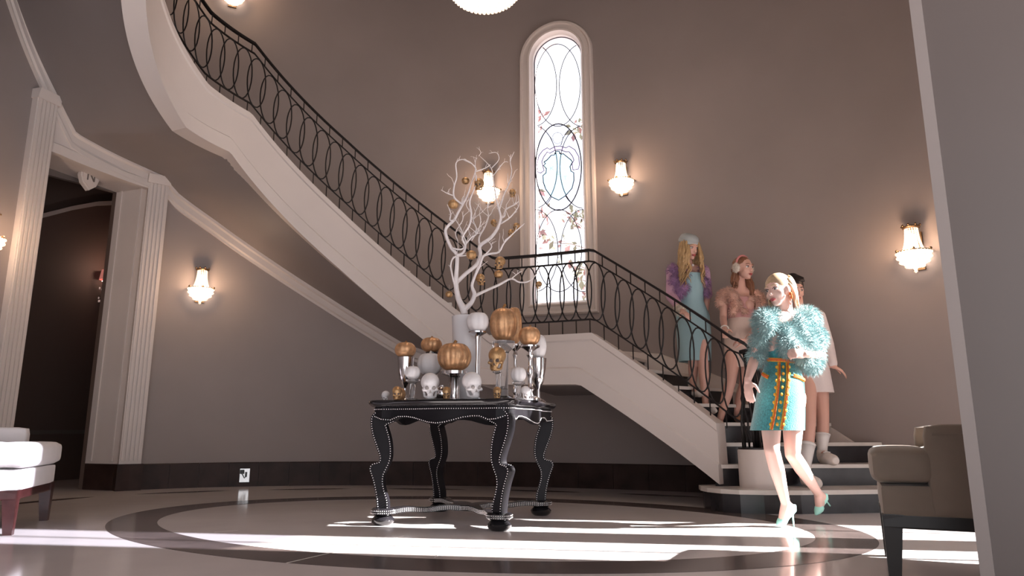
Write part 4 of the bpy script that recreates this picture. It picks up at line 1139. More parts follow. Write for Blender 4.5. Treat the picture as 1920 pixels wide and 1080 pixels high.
# ================================================================== WHITE BRANCHES
M['branch'] = mat('white_painted_branch', (0.78, 0.73, 0.73), 0.55, var=0.05, vscale=30)
random.seed(11)
BR = [
 [(650, 985, 22), (640, 950, 22), (615, 890, 18), (600, 800, 15), (607, 700, 13), (605, 640, 12), (575, 600, 11), (548, 540, 10), (545, 490, 10), (590, 440, 9), (610, 400, 8), (640, 350, 7), (670, 290, 6), (690, 230, 5), (715, 150, 4), (700, 120, 3), (640, 90, 2)],
 [(610, 800, 13), (660, 750, 12.5), (720, 700, 12.5), (745, 640, 12), (740, 590, 12), (800, 545, 11), (840, 490, 10), (860, 430, 8), (850, 380, 7), (835, 320, 5), (820, 230, 4), (805, 140, 3), (740, 70, 2)],
 [(645, 960, 20), (690, 920, 15), (710, 870, 13), (695, 820, 10), (715, 760, 8), (740, 700, 8), (760, 650, 8), (800, 635, 7), (850, 625, 6), (880, 570, 5), (940, 510, 4), (1000, 460, 3)],
 [(708, 880, 12), (760, 855, 9), (850, 815, 8), (920, 780, 6), (970, 800, 5), (1030, 790, 4), (1095, 720, 2)],
 [(920, 780, 4), (960, 750, 3), (985, 735, 2)],
 [(858, 430, 7), (885, 415, 6), (890, 380, 6), (940, 350, 4), (965, 330, 3)],
 [(850, 465, 7), (910, 430, 5), (945, 390, 4), (965, 350, 3), (960, 290, 2)],
 [(850, 380, 6), (880, 290, 4.5), (905, 240, 4), (925, 160, 3.5), (915, 100, 3), (940, 45, 2)],
 [(590, 440, 6), (565, 440, 5), (570, 400, 4), (550, 350, 3)],
 [(640, 350, 6), (590, 310, 6), (590, 250, 5), (605, 190, 4.5), (600, 110, 3.5), (640, 90, 3), (690, 110, 3), (720, 150, 3)],
 [(590, 300, 4), (550, 285, 3), (515, 265, 2)],
 [(715, 160, 4), (770, 140, 3), (800, 120, 2)],
 [(805, 140, 3), (850, 90, 2.5), (835, 50, 2), (790, 55, 1.6)],
 [(812, 190, 3), (850, 140, 2.5), (880, 105, 2), (902, 105, 1.6)],
 [(606, 645, 9), (640, 630, 8), (655, 590, 7), (640, 540, 6.5), (680, 470, 6), (690, 400, 6), (680, 330, 5), (715, 240, 4), (720, 180, 3)],
 [(740, 590, 7), (735, 540, 5.5), (770, 480, 5), (790, 420, 4), (785, 370, 3), (800, 330, 2)],
 [(690, 560, 5.5), (720, 500, 4.5), (700, 440, 4), (715, 390, 3), (740, 340, 2)],
 [(578, 602, 6), (630, 610, 5.5), (662, 580, 4.5), (640, 520, 4), (620, 470, 3), (600, 440, 2)],
 [(596, 830, 6), (582, 760, 5.5), (572, 700, 5), (590, 655, 5), (650, 645, 5), (690, 640, 3)],
 [(765, 645, 5), (805, 600, 4), (795, 570, 3), (770, 555, 2)],
 [(605, 410, 4), (640, 330, 3), (655, 270, 2)],
 [(735, 70, 2.5), (745, 50, 2), (735, 30, 1.5)],
 [(720, 240, 3), (712, 110, 2.5), (722, 80, 2)],
 [(650, 590, 5), (690, 540, 4.5), (720, 520, 4), (745, 450, 3), (735, 400, 2)],
 [(690, 400, 4), (660, 350, 3), (690, 300, 2)],
 [(610, 560, 4), (600, 510, 3.5), (640, 440, 3), (635, 390, 2)]]
tr_root = empty('branch_tree', (vt.x, vt.y, vt.z-0.03), 'bare white painted branches rising from the tall vase', 'branches')
PXW = 0.3241/pxm(5.27, 1.6)
def br3(x, y, dy): return at(660+x*0.3241, 270+y*0.3241, 5.27+dy)
tips = []
dep0 = {}
for bi, L in enumerate(BR):
    ph = random.uniform(0, 6.28); am = random.uniform(0.05, 0.14); sgn = random.choice((-1, 1))
    pts = []; rad = []
    for i, (x, y, r) in enumerate(L):
        hgt = (960-y)/900; key = (round(x/40), round(y/40))
        dy = sgn*am*hgt*1.2+0.02*math.sin(i+ph)*hgt if bi > 1 else (0.05*hgt if bi == 1 else -0.05*hgt)
        pts.append(br3(x+random.uniform(-2, 2), y, dy)); rad.append(r*PXW*0.95)
    # smooth
    P2, R2 = [], []
    for i in range(len(pts)-1):
        p0, p1, p2, p3 = pts[max(i-1, 0)], pts[i], pts[i+1], pts[min(i+2, len(pts)-1)]
        for k in range(4):
            t = k/4; P2.append(0.5*((2*p1)+(-p0+p2)*t+(2*p0-5*p1+4*p2-p3)*t*t+(-p0+3*p1-3*p2+p3)*t**3)); R2.append(rad[i]+(rad[i+1]-rad[i])*t)
    P2.append(pts[-1]); R2.append(rad[-1]*0.7)
    mb = MB(); mb.tube(P2, R2, 7)
    if bi > 3 and len(P2) > 6:      # short spurs
        for q in range(3):
            i = random.randrange(3, len(P2)-1); d = Vector((random.uniform(-1, 1), random.uniform(-.6, .6), random.uniform(0.2, 1.2))).normalized(); L_ = random.uniform(0.02, 0.055)
            mb.tube([P2[i], P2[i]+d*L_*0.6+Vector((0, 0, 0.004)), P2[i]+d*L_], [R2[i]*0.6, R2[i]*0.45, 0.0012], 5)
    mb.build('branch', M['branch'], tr_root, smooth=True)
# fine twigs filling the crown
rt = random.Random(23)
for k in range(46):
    L = rt.choice([b for b in BR if len(b) > 4 and b[-1][1] < 600]); x, y, r = rt.choice(L[len(L)//3:-1]); sx = rt.uniform(-1, 1); P = []; n = rt.randint(4, 6); dy = rt.uniform(-0.12, 0.12)
    a = rt.uniform(-0.5, 0.5)
    for i in range(n):
        P.append(br3(x, y, dy)); a += rt.uniform(-0.55, 0.55); a = max(-0.9, min(0.9, a)); st = rt.uniform(16, 34); x += math.sin(a)*st; y -= math.cos(a)*st
        if not (540 < x < 960 and y > 60): break
    if len(P) > 2:
        mb = MB(); mb.tube(P, [(2.6-1.7*i/len(P))*PXW for i in range(len(P))], 5); mb.build('twig', M['branch'], tr_root, smooth=True)
# gold ornaments hanging in the branches
M['thread'] = mat('thread', (0.5, 0.45, 0.42), 0.6)
orn = [(873, 339, 15, 'p', 'gold mini pumpkin hanging high left in the branches'), (898, 347, 22, 's', 'gold skull ornament hanging left of the lit lamp behind'), (850, 383, 20, 'p', 'gold mini pumpkin on the leftmost upper branch'),
       (961, 363, 15, 's', 'gold skull ornament hanging beside the window frame, upper right'), (926, 419, 13, 's', 'gold skull ornament in the middle of the crown'), (968, 426, 14, 's', 'upper of the paired gold skull ornaments at the right'),
       (958, 438, 14, 's', 'lower of the paired gold skull ornaments at the right'), (884, 478, 20, 'p', 'gold mini pumpkin in the fork of the main stems'), (937, 494, 22, 's', 'wide gold skull ornament right of the main stem'),
       (935, 514, 17, 'p', 'gold mini pumpkin hung just below the wide skull ornament'), (901, 525, 20, 's', 'gold skull ornament leaning on the lower right stem'), (1010, 535, 13, 's', 'gold skull ornament at the tip of the lowest branch before the window'),
       (842, 552, 14, 'p', 'gold mini pumpkin hanging low at the left of the trunk')]
random.seed(4)
for i, (x, y, w, k, lab) in enumerate(orn):
    Y = 5.27+random.uniform(-0.1, 0.06); c = at(x, y, Y); r = w/2/pxm(Y, c.z)
    if k == 'p': root = pumpkin(c, r, r*0.85, M['gold_dark'], lab, 8, name='pumpkin_ornament', group='gold ornaments in the branches', cat='ornament'); top = c+Vector((0, 0, r*0.8))
    else:
        root = skull(c-Vector((0, 0, r*1.15)), r*2.4, M['gold_dark'], lab, random.uniform(-0.8, 0.8), 0, 'gold ornaments in the branches', 'skull_ornament'); root['category'] = 'ornament'; top = c+Vector((0, 0, r*1.0))
    mb = MB(); mb.tube([top, top+Vector((0, 0, 0.05))], 0.0012, 4)
    o = mb.build('thread', M['thread'], None); o.parent = root; o.matrix_parent_inverse = root.matrix_basis.inverted()
# ================================================================== PEOPLE
M['skin'] = mat('skin', (0.62, 0.36, 0.29), 0.5, sss=0.08)
M['skin_pale'] = mat('pale_skin', (0.70, 0.46, 0.40), 0.48, sss=0.08)
M['lip'] = mat('lipstick', (0.42, 0.07, 0.08), 0.4)
M['eye_white'] = mat('eye_white', (0.7, 0.68, 0.66), 0.3)
M['eye_dark'] = mat('eye_dark', (0.03, 0.02, 0.02), 0.3)
M['blonde'] = mat('blonde_hair', (0.42, 0.27, 0.13), 0.5, var=0.2, vscale=30)
M['pale_blonde'] = mat('pale_blonde_hair', (0.50, 0.36, 0.23), 0.5, var=0.15, vscale=30)
M['auburn'] = mat('auburn_hair', (0.20, 0.085, 0.045), 0.5, var=0.2, vscale=30)
M['black_hair'] = mat('black_hair', (0.018, 0.013, 0.013), 0.4)
M['aqua_fur'] = mat('aqua_fur', (0.22, 0.36, 0.37), 0.8, var=0.2, vscale=12, sheen=0.6)
M['teal_boucle'] = mat('teal_boucle', (0.045, 0.27, 0.30), 0.9, sheen=0.5, var=0.35, vscale=90, bump=0.5, bscale=140)
M['orange_trim'] = mat('orange_trim', (0.60, 0.13, 0.03), 0.8, var=0.25, vscale=120)
M['yellow_trim'] = mat('yellow_trim', (0.68, 0.38, 0.04), 0.8, var=0.25, vscale=120)
M['mint'] = mat('mint_leather', (0.36, 0.75, 0.66), 0.3)
M['lilac_fur'] = mat('lilac_fur', (0.30, 0.16, 0.31), 0.85, var=0.3, vscale=16, sheen=0.3)
M['lilac_knit'] = mat('lilac_knit', (0.50, 0.30, 0.40), 0.9, bump=0.2, bscale=150)
M['blue_dress'] = mat('pale_blue_wool', (0.27, 0.40, 0.43), 0.85, bump=0.15, bscale=150)
M['cream_fur'] = mat('cream_fur', (0.62, 0.55, 0.48), 0.9)
M['grey_hat'] = mat('grey_felt', (0.36, 0.38, 0.38), 0.9)
M['peach_fur'] = mat('peach_fur', (0.60, 0.36, 0.28), 0.85, var=0.25, vscale=14, sheen=0.3)
M['rose_knit'] = mat('rose_knit', (0.52, 0.27, 0.26), 0.9, bump=0.2, bscale=120)
M['cream_skirt'] = mat('cream_skirt', (0.60, 0.46, 0.40), 0.85, bump=0.2, bscale=160)
M['band_pink'] = mat('pink_band', (0.55, 0.20, 0.20), 0.5)
M['white_wool'] = mat('white_wool', (0.66, 0.58, 0.57), 0.9, bump=0.25, bscale=120)
M['white_sock'] = mat('white_sock', (0.72, 0.68, 0.66), 0.9)
M['white_shoe'] = mat('white_leather', (0.70, 0.64, 0.60), 0.45)
M['tan_shoe'] = mat('tan_leather', (0.42, 0.22, 0.13), 0.5)
UP = Vector((0, 0, 1))
class Fig:
    def __init__(s, name_loc, label, Y0):
        s.Y0 = Y0; s.root = empty('person', name_loc, label, 'person'); s.b = MB()
    def A(s, px, py, dy=0.0): return at(px, py, s.Y0+dy)
    def limb(s, pts, rad, mb=None):
        mb = mb or s.b
        # resample so the limb tapers smoothly
        P, Rr = [], []
        for i in range(len(pts)-1):
            for k in range(5): P.append(pts[i].lerp(pts[i+1], k/5)); Rr.append(rad[i]+(rad[i+1]-rad[i])*k/5)
        P.append(pts[-1]); Rr.append(rad[-1]); mb.tube(P, Rr, 12)
        for p, r in zip(pts, rad): mb.ball(p, r, 12, 8)
    def child(s, mb, name, m, smooth=True, ang=None): return mb.build(name, m, s.root, smooth=smooth, angle=ang)
    def finish(s, m, voxel=0.0065): s.body = remesh_obj(s.b, 'body', m, s.root, voxel, 4)
def frame(f, up=UP):
    f = f.normalized(); r = f.cross(up).normalized(); u = r.cross(f); return Matrix((r, f, u)).transposed()
def head(F, c, f, m_lip=True, s=1.0, tilt=0.0):
    """c = middle of the head, f = where the face looks; returns the local-to-world function"""
    mt = frame(f) @ Matrix.Rotation(tilt, 3, 'Y')
    def L(x, y, z): return c+mt @ (Vector((x, y, z))*s)
    B = lambda p, r, n=14, k=10: F.b.ball(L(*p), tuple(q*s for q in r), n, k, mt)
    B((0, -0.012, 0.03), (0.074, 0.092, 0.083), 20, 14)         # skull
    B((0, 0.022, -0.012), (0.062, 0.066, 0.080))                # face
    B((0, 0.045, -0.072), (0.034, 0.038, 0.034))                # jaw
    B((0, 0.066, -0.092), (0.019, 0.018, 0.016))                # chin
    for q in (-1, 1):
        B((q*0.038, 0.052, -0.028), (0.025, 0.024, 0.024))      # cheeks
        B((q*0.076, -0.005, -0.005), (0.012, 0.020, 0.030))     # ears
    B((0, 0.070, 0.030), (0.048, 0.018, 0.020))                 # brow
    F.b.tube([L(0, 0.082, 0.015), L(0, 0.094, -0.010), L(0, 0.102, -0.027)], [0.008*s, 0.010*s, 0.013*s], 8); B((0, 0.100, -0.028), (0.015, 0.011, 0.010))
    B((0, 0.083, -0.060), (0.022, 0.010, 0.012))                # mouth mound
    ew = MB(); ed = MB(); eb = MB(); lp = MB()
    for q in (-1, 1):
        ew.ball(L(q*0.031, 0.072, 0.008), (0.0145*s, 0.012*s, 0.0085*s), 10, 7, mt); ed.ball(L(q*0.031, 0.0805, 0.007), (0.0065*s, 0.005*s, 0.0070*s), 8, 6, mt)
        ed.tube([L(q*0.014, 0.083, 0.012), L(q*0.030, 0.087, 0.0185), L(q*0.049, 0.074, 0.013)], [0.0018*s, 0.0028*s, 0.0018*s], 5)
        eb.tube([L(q*0.012, 0.090, 0.030), L(q*0.030, 0.089, 0.037), L(q*0.052, 0.072, 0.031)], [0.003*s, 0.0038*s, 0.002*s], 5)
    lp.tube([L(-0.022, 0.084, -0.060), L(-0.008, 0.094, -0.055), L(0, 0.095, -0.057), L(0.008, 0.094, -0.055), L(0.022, 0.084, -0.060)], [0.002*s, 0.0045*s, 0.004*s, 0.0045*s, 0.002*s], 6)
    lp.tube([L(-0.020, 0.084, -0.063), L(0, 0.094, -0.068), L(0.020, 0.084, -0.063)], [0.002*s, 0.0062*s, 0.002*s], 6)
    F.child(ew, 'eyes', M['eye_white']); F.child(ed, 'irises', M['eye_dark']); F.child(lp, 'lips', M['lip'])
    F.eb = eb
    return L
def hand(F, wrist, d, pn, curl=0.5, side=1, s=1.0, mb=None):
    """d along the hand, pn out of the palm, side = where the thumb sits (+1: pn x d)"""
    mb = mb or F.b
    d = d.normalized(); pn = (pn-d*pn.dot(d)).normalized(); x = pn.cross(d)*side
    mt = Matrix((x, d, pn)).transposed()
    mb.ball(wrist+d*0.048*s, (0.038*s, 0.052*s, 0.016*s), 12, 8, mt)
    mb.tube([wrist-d*0.02, wrist+d*0.02*s], [0.024*s, 0.026*s], 10)
    for i, (o, L_) in enumerate(((0.028, 0.068), (0.010, 0.078), (-0.009, 0.073), (-0.027, 0.058))):
        p = wrist+d*0.082*s+x*o*s; P = [wrist+d*0.05*s+x*o*0.8*s, p]; a = 0.15
        sp = x*(o*1.2)
        for j in range(3):
            a += curl*(0.75 if j else 0.5); dd = (d*math.cos(a)+pn*math.sin(a)+sp).normalized(); p = p+dd*L_*s*(0.45, 0.32, 0.23)[j]; P.append(p)
        mb.tube(P, [0.0095*s, 0.0100*s, 0.0092*s, 0.0085*s, 0.0070*s], 8); mb.ball(P[-1], 0.0072*s, 8, 6)
    p = wrist+d*0.018*s+x*0.024*s; d1 = (d*0.65+x*0.72+pn*0.25).normalized(); d2 = (d*0.9+x*0.3+pn*(0.2+0.5*curl)).normalized()
    mb.tube([p-x*0.008*s, p+d1*0.040*s, p+d1*0.040*s+d2*0.030*s, p+d1*0.040*s+d2*0.052*s], [0.014*s, 0.0115*s, 0.0095*s, 0.0075*s], 8); mb.ball(p+d1*0.040*s+d2*0.052*s, 0.0076*s, 8, 6)
def torso(F, neck, shl, shr, chest, waist, pelvis, s=1.0, bust=True):
    x = (shr-shl).normalized(); fwd = UP.cross(x)*1.0; 
    if fwd.y > 0: fwd = -fwd
    mt = Matrix((x, fwd, x.cross(fwd))).transposed()
    F.x, F.f, F.mt = x, fwd, mt
    sw = (shr-shl).length/2
    F.b.ball(chest, (max(sw*0.92, .13*s), 0.098*s, 0.15*s), 16, 12, mt); F.b.ball(waist, (0.112*s, 0.085*s, 0.12*s), 16, 12, mt); F.b.ball(pelvis, (0.155*s, 0.112*s, 0.12*s), 16, 12, mt)
    F.limb([chest, waist, pelvis], [0.095*s, 0.085*s, 0.10*s]); F.limb([shl, (shl+shr)/2+UP*0.02, shr], [0.045*s, 0.06*s, 0.045*s])
    F.limb([chest+UP*0.06, neck+UP*0.01, neck+UP*0.09], [0.07*s, 0.046*s, 0.043*s])
    if bust:
        for q in (-1, 1): F.b.ball(chest+x*0.062*q*s+fwd*0.085*s+UP*0.0, 0.052*s, 12, 8)
def arm(F, sh, el, wr, s=1.0): F.limb([sh, sh.lerp(el, .5), el, el.lerp(wr, .35), wr], [0.046*s, 0.040*s, 0.034*s, 0.034*s, 0.023*s])
def leg(F, hip, kn, an, s=1.0):
    F.limb([hip, hip.lerp(kn, .5), kn, kn.lerp(an, .35), kn.lerp(an, .75), an], [0.085*s, 0.068*s, 0.050*s, 0.050*s, 0.036*s, 0.030*s])
def locks(mb, starts, n, length, sag, wob, r0, seed, drift=Vector((0, 0, 0)), seg=9):
    rnd = random.Random(seed)
    for k in range(n):
        p, d = starts(rnd); P = [p]; ph = rnd.uniform(0, 6.28); L_ = length*rnd.uniform(0.75, 1.1); a = rnd.uniform(0.8, 1.2)
        for i in range(seg):
            d = (d+Vector((0, 0, -sag))+drift*0.1).normalized(); w = Vector((math.sin(i*1.5*a+ph), math.cos(i*1.4*a+ph), 0))*wob*(i/seg)
            p = p+d*L_/seg; P.append(p+w)
        R_ = [r0*(0.7+0.5*math.sin(PI*min(i/seg+.15, 1)))*(1-0.75*(i/seg)**3) for i in range(seg+1)]; mb.tube(P, R_, 6)
def fur(F, shape, name, m, n, length, width, seed, voxel=0.02, droop=0.6, base=True):
    """shape: MB of blobs; a skin of fine tapering hairs grown on it"""
    core = remesh_obj(shape, name, m, F.root, voxel, 3)
    me = core.data; rnd = random.Random(seed); polys = me.polygons; ar = [p.area for p in polys]
    import itertools, bisect
    cum = list(itertools.accumulate(ar)); mb = MB()
    for k in range(n):
        p = polys[min(bisect.bisect(cum, rnd.random()*cum[-1]), len(polys)-1)]; c = p.center; nn = Vector(p.normal)
        d = (nn+Vector((rnd.gauss(0, .35), rnd.gauss(0, .35), rnd.gauss(0, .3)-droop*0.5))).normalized(); L_ = length*rnd.uniform(0.55, 1.15)
        sd = d.cross(Vector((rnd.gauss(0, 1), rnd.gauss(0, 1), rnd.gauss(0, 1)))).normalized()*width*rnd.uniform(.6, 1.2)
        m1 = c+d*L_*0.5; d2 = (d+Vector((0, 0, -droop))).normalized(); t = m1+d2*L_*0.5
        mb.add([c-sd-nn*0.004, c+sd-nn*0.004, m1+sd*0.7, m1-sd*0.7, t], [(0, 1, 2, 3), (3, 2, 4)])
    o = bpy.data.meshes.new('fur_pile'); o.from_pydata(mb.v, [], mb.f); o.materials.append(m); ob = bpy.data.objects.new('fur_pile', o); COL.objects.link(ob)
    ob.parent = core; ob.matrix_parent_inverse = core.matrix_world.inverted() if False else Matrix.Identity(4)
    ob.matrix_parent_inverse = (F.root.matrix_basis @ core.matrix_parent_inverse @ core.matrix_basis).inverted(); ob['kind'] = 'stuff'
    return core
def skirt(F, rows, name, m, n=36, thick=0.006, fold=0.0, wrinkle=0):
    """rows: (px, py, half width px, half depth m, dy) from top to hem"""
    rings = []; C = []
    for i, (px, py, hw, hd, dy) in enumerate(rows):
        c = F.A(px, py, dy); rx = hw/pxm(F.Y0+dy, c.z); C.append((c, rx, hd))
    def S(v, a, off=0.0):
        k = v*(len(C)-1); i = min(int(k), len(C)-2); t = k-i; c = C[i][0].lerp(C[i+1][0], t); rx = C[i][1]+(C[i+1][1]-C[i][1])*t; hd = C[i][2]+(C[i+1][2]-C[i][2])*t
        w = 1+fold*v*math.cos(a*wrinkle) if wrinkle else 1
        return c+Vector(((rx*w+off)*math.cos(a), (hd*w+off)*math.sin(a), 0))
    nv = (len(C)-1)*4
    rings = [[S(j/nv, 2*PI*k/n) for k in range(n)] for j in range(nv+1)]
    rings += [[S(1, 2*PI*k/n, -0.012)+UP*0.003 for k in range(n)], [S(0.85, 2*PI*k/n, -0.014) for k in range(n)]]
    mb = MB(); mb.loft(rings); o = F.child(mb, name, m, True, 60); return o, S
def strip(F, S, pts, w, off, name, m, par=None, th=0.004):
    """band on a skirt surface along (v, angle) points"""
    mb = MB(); P = []; n = 14
    for i in range(len(pts)-1):
        for k in range(n): P.append((pts[i][0]+(pts[i+1][0]-pts[i][0])*k/n, pts[i][1]+(pts[i+1][1]-pts[i][1])*k/n))
    P.append(pts[-1]); rows = []
    Q = [S(v, a, off) for v, a in P]
    for i, q in enumerate(Q):
        tg = (Q[min(i+1, len(Q)-1)]-Q[max(i-1, 0)]).normalized(); v, a = P[i]; nn = (S(v, a, 0.05)-S(v, a, 0)).normalized(); sd = tg.cross(nn).normalized()*w/2
        rows.append([q-sd, q+sd, q+sd+nn*th, q-sd+nn*th])
    mb.loft(rows, cap=True); o = mb.build(name, m, None); 
    o.parent = par; o.matrix_parent_inverse = (F.root.matrix_basis @ par.matrix_parent_inverse).inverted() if par is not F.root else F.root.matrix_basis.inverted()
    return o

# ------------------------------------------------------------------ the woman in aqua fur, at the foot of the stair
F = Fig(ground(1480, 992), 'blonde woman in aqua fur and teal dress with orange trim striding off the stair', 4.80)
A = F.A
hc0 = A(1459, 546, -0.02)
L0 = head(F, hc0, Vector((-0.80, -0.58, -0.10)), s=1.0, tilt=R(6))
neck, shl, shr = A(1474, 586, 0.02), A(1434, 604, -0.08), A(1516, 602, 0.08)
chest, waist, pelvis = A(1473, 640, 0.02), A(1466, 690, 0.0), A(1466, 735, 0.0)
torso(F, neck, shl, shr, chest, waist, pelvis)
F.limb([neck, neck.lerp(hc0, 0.75)], [0.048, 0.045])
arm(F, shl, A(1415, 672, -0.03), A(1402, 713, -0.14))
hand(F, A(1402, 713, -0.14), Vector((-0.06, -0.16, -1)), Vector((0.8, 0.6, 0)), 0.22, -1, 0.95)
arm(F, shr, A(1540, 668, 0.02), A(1512, 664, -0.20))
hand(F, A(1512, 664, -0.20), Vector((-0.95, -0.15, 0.05)), Vector((0.1, 0.9, -0.2)), 1.1, 1, 0.95)
aL, aR = A(1473, 944, 0.03), A(1534, 925, 0.36)
leg(F, A(1444, 745, 0.0), A(1447, 843, -0.10), aL); leg(F, A(1487, 745, 0.04), A(1486, 852, 0.02), aR)
toeL = ground(1456, 989); toeL.z = 0.012
toeR = A(1529, 966, 0.36)
def pump(ank, heel, ball, toe, spike, nm):
    F.limb([ank, heel.lerp(ank, .35)], [0.030, 0.030]); F.limb([ank, ank.lerp(ball, .5)+UP*0.004, ball, ball.lerp(toe, .7)], [0.030, 0.028, 0.026, 0.014])
    F.limb([heel+UP*0.012, ball], [0.024, 0.024])
    mb = MB()
    d = (toe-ball).normalized(); 
    mb.tube([ball.lerp(heel, .25), ball, ball.lerp(toe, .5), toe], [0.030, 0.033, 0.024, 0.006], 12); mb.tube([heel-(ball-heel)*0.05+UP*0.03, heel, heel.lerp(ball, .3)-UP*0.008], [0.026, 0.031, 0.024], 12)
    mb.tube([heel-UP*0.01, heel.lerp(ball, .5)-UP*0.016, ball-UP*0.018, toe], [0.02, 0.016, 0.018, 0.005], 8)
    o = remesh_obj(mb, 'shoe', M['mint'], F.root, 0.006, 3)
    mb = MB(); mb.tube([heel-UP*0.012, heel.lerp(spike, .25), spike], [0.016, 0.0065, 0.0045], 8); b = mb.build('heel', M['mint'], None); b.parent = o; b.matrix_parent_inverse = F.root.matrix_basis.inverted(); b.matrix_parent_inverse = (F.root.matrix_basis @ o.matrix_parent_inverse).inverted()
hL = A(1485, 955, 0.07); sp = Vector((hL.x+0.008, hL.y+0.01, 0.0)); ballL = toeL.lerp(hL, 0.34); ballL.z = 0.035
pump(aL, hL, ballL, toeL, sp, 'l')
hR = A(1545, 934, 0.40); ballR = toeR.lerp(hR, 0.34)+Vector((0.01, 0.01, 0.005)); spR = hR+(hR-aR).normalized()*0.02+Vector((0.055, 0.06, -0.05))
pump(aR, hR, ballR, toeR, spR, 'r')
F.finish(M['skin_pale']); F.child(F.eb, 'eyebrows', M['pale_blonde'])
dress, S = skirt(F, [(1468, 655, 34, 0.10, 0.0), (1466, 685, 32, 0.10, 0.0), (1465, 715, 39, 0.155, -0.02), (1463, 745, 43, 0.175, -0.03), (1460, 780, 46, 0.18, -0.03), (1457, 807, 48.5, 0.18, -0.03)], 'dress', M['teal_boucle'])
mb = MB(); mb.ball(chest+UP*-0.01, (0.150, 0.125, 0.16), 16, 12, F.mt)
for q in (-1, 1): mb.ball(chest+F.x*0.062*q+F.f*0.092, 0.056, 12, 8)
F.child(mb, 'bodice', M['teal_boucle'])
fa = lambda px, v, base=[(0, 1468, 34), (.2, 1466, 32), (.4, 1465, 39), (.6, 1463, 43), (.8, 1460, 46), (1, 1457, 48.5)]: -math.acos(max(-0.99, min(0.99, (px-interp(v, [(b[0], b[1]) for b in base]))/interp(v, [(b[0], b[2]) for b in base]))))
for (x0, x1) in ((1452, 1431), (1465, 1446)):
    strip(F, S, [(0.18, fa(x0, .18)), (0.6, fa(x0+(x1-x0)*.5, .6)), (0.99, fa(x1, .99))], 0.020, 0.004, 'yellow_trim', M['yellow_trim'], dress, 0.006)
    strip(F, S, [(0.18, fa(x0+1, .18)), (0.6, fa(x0+1+(x1-x0)*.5, .6)), (0.99, fa(x1+1, .99))], 0.010, 0.009, 'orange_trim', M['orange_trim'], dress, 0.006)
for k in range(9):   # yellow petals between and beside the two bands
    v = 0.24+0.085*k; xm = 1458.5+(1438.5-1458.5)*(v-.18)/.81
    for dx in (-9.5, 0, 9.5):
        q = S(v, fa(xm+dx, v), 0.010); mb = MB(); mb.ball(q, (0.010, 0.008, 0.012), 6, 4); o = mb.build('petal', M['yellow_trim'], None); o.parent = dress; o.matrix_parent_inverse = (F.root.matrix_basis @ dress.matrix_parent_inverse).inverted()
for (xa, xb, va, vb_) in ((1437, 1478, 0.135, 0.17), (1421, 1434, 0.31, 0.36), (1472, 1494, 0.35, 0.40)):
    strip(F, S, [(va, fa(xa, va)), (vb_, fa(xb, vb_))], 0.026, 0.004, 'yellow_trim', M['yellow_trim'], dress, 0.006); strip(F, S, [(va, fa(xa, va)), (vb_, fa(xb, vb_))], 0.015, 0.010, 'orange_trim', M['orange_trim'], dress, 0.006)
fm = MB()
for (px, py, dy, r) in ((1434, 602, -0.06, 0.09), (1447, 596, -0.03, 0.075), (1438, 612, -0.12, 0.06), (1425, 640, -0.05, 0.075), (1420, 670, -0.03, 0.066), (1512, 600, 0.08, 0.10), (1524, 635, 0.05, 0.10), (1522, 668, 0.0, 0.085), (1505, 668, -0.10, 0.085), (1480, 650, -0.12, 0.085), (1490, 610, 0.02, 0.105), (1462, 598, 0.10, 0.075), (1500, 640, -0.04, 0.10), (1475, 625, -0.08, 0.07), (1520, 682, -0.03, 0.075), (1450, 620, 0.10, 0.08), (1448, 650, 0.13, 0.08), (1490, 660, 0.12, 0.09), (1470, 690, 0.12, 0.06)):
    fm.ball(A(px, py, dy), r*0.88, 14, 10)
fur(F, fm, 'fur_jacket', M['aqua_fur'], 20000, 0.045, 0.0016, 3, 0.02, 0.6)
hm = MB(); hm.ball(L0(0, -0.022, 0.045), (0.082, 0.098, 0.085), 18, 12, frame(Vector((-0.80, -0.58, -0.10))))
def hs(rnd):
    a = rnd.uniform(-1.75, 1.75); p = L0(0.078*math.sin(a), -0.03-0.070*math.cos(a)*0.9, rnd.uniform(0.03, 0.10)); return p, (p-L0(0, 0, 0.02)).normalized()*0.4+(L0(0, -1, 0)-L0(0, 0, 0))*0.5+Vector((0, 0, -0.4))
locks(hm, hs, 60, 0.19, 0.5, 0.010, 0.010, 5)
F.child(hm, 'hair', M['pale_blonde'])
mb = MB(); mb.ball(L0(-0.086, 0.0, -0.04), 0.012, 8, 6); mb.ball(L0(-0.088, 0.0, -0.062), (0.009, 0.009, 0.016), 8, 6); F.child(mb, 'earring', M['orange_trim'])

# ------------------------------------------------------------------ woman in lilac fur, highest on the stair
F = Fig(at(1312, 748, 6.95), 'woman in grey cap, lilac fur and pale blue dress, highest on the stair', 6.95)
A = F.A
hc1 = A(1292, 466, -0.05); f1 = Vector((0.42, -0.86, -0.26)); L1 = head(F, hc1, f1, s=1.03)
neck, shl, shr = A(1290, 492, 0.0), A(1261, 507, 0.02), A(1320, 508, 0.0)
chest, waist, pelvis = A(1291, 533, 0), A(1296, 565, 0), A(1299, 592, 0)
torso(F, neck, shl, shr, chest, waist, pelvis, 1.0, False)
eL, wL = A(1259, 556, -0.08), A(1279, 583, -0.36)
arm(F, shl, eL, wL); hand(F, wL, Vector((0.35, -0.8, -0.55)), Vector((0.2, -0.3, -0.9)), 0.55, 1, 0.95)
arm(F, shr, A(1326, 552, 0.05), A(1322, 590, -0.02)); hand(F, A(1322, 590, -0.02), Vector((0, -0.1, -1)), Vector((-1, 0, 0)), 0.4, 1)
ftL, ftR = at(1303, 750, 6.9), at(1326, 764, 6.75)
ftL.z = 0.94; ftR.z = 0.78
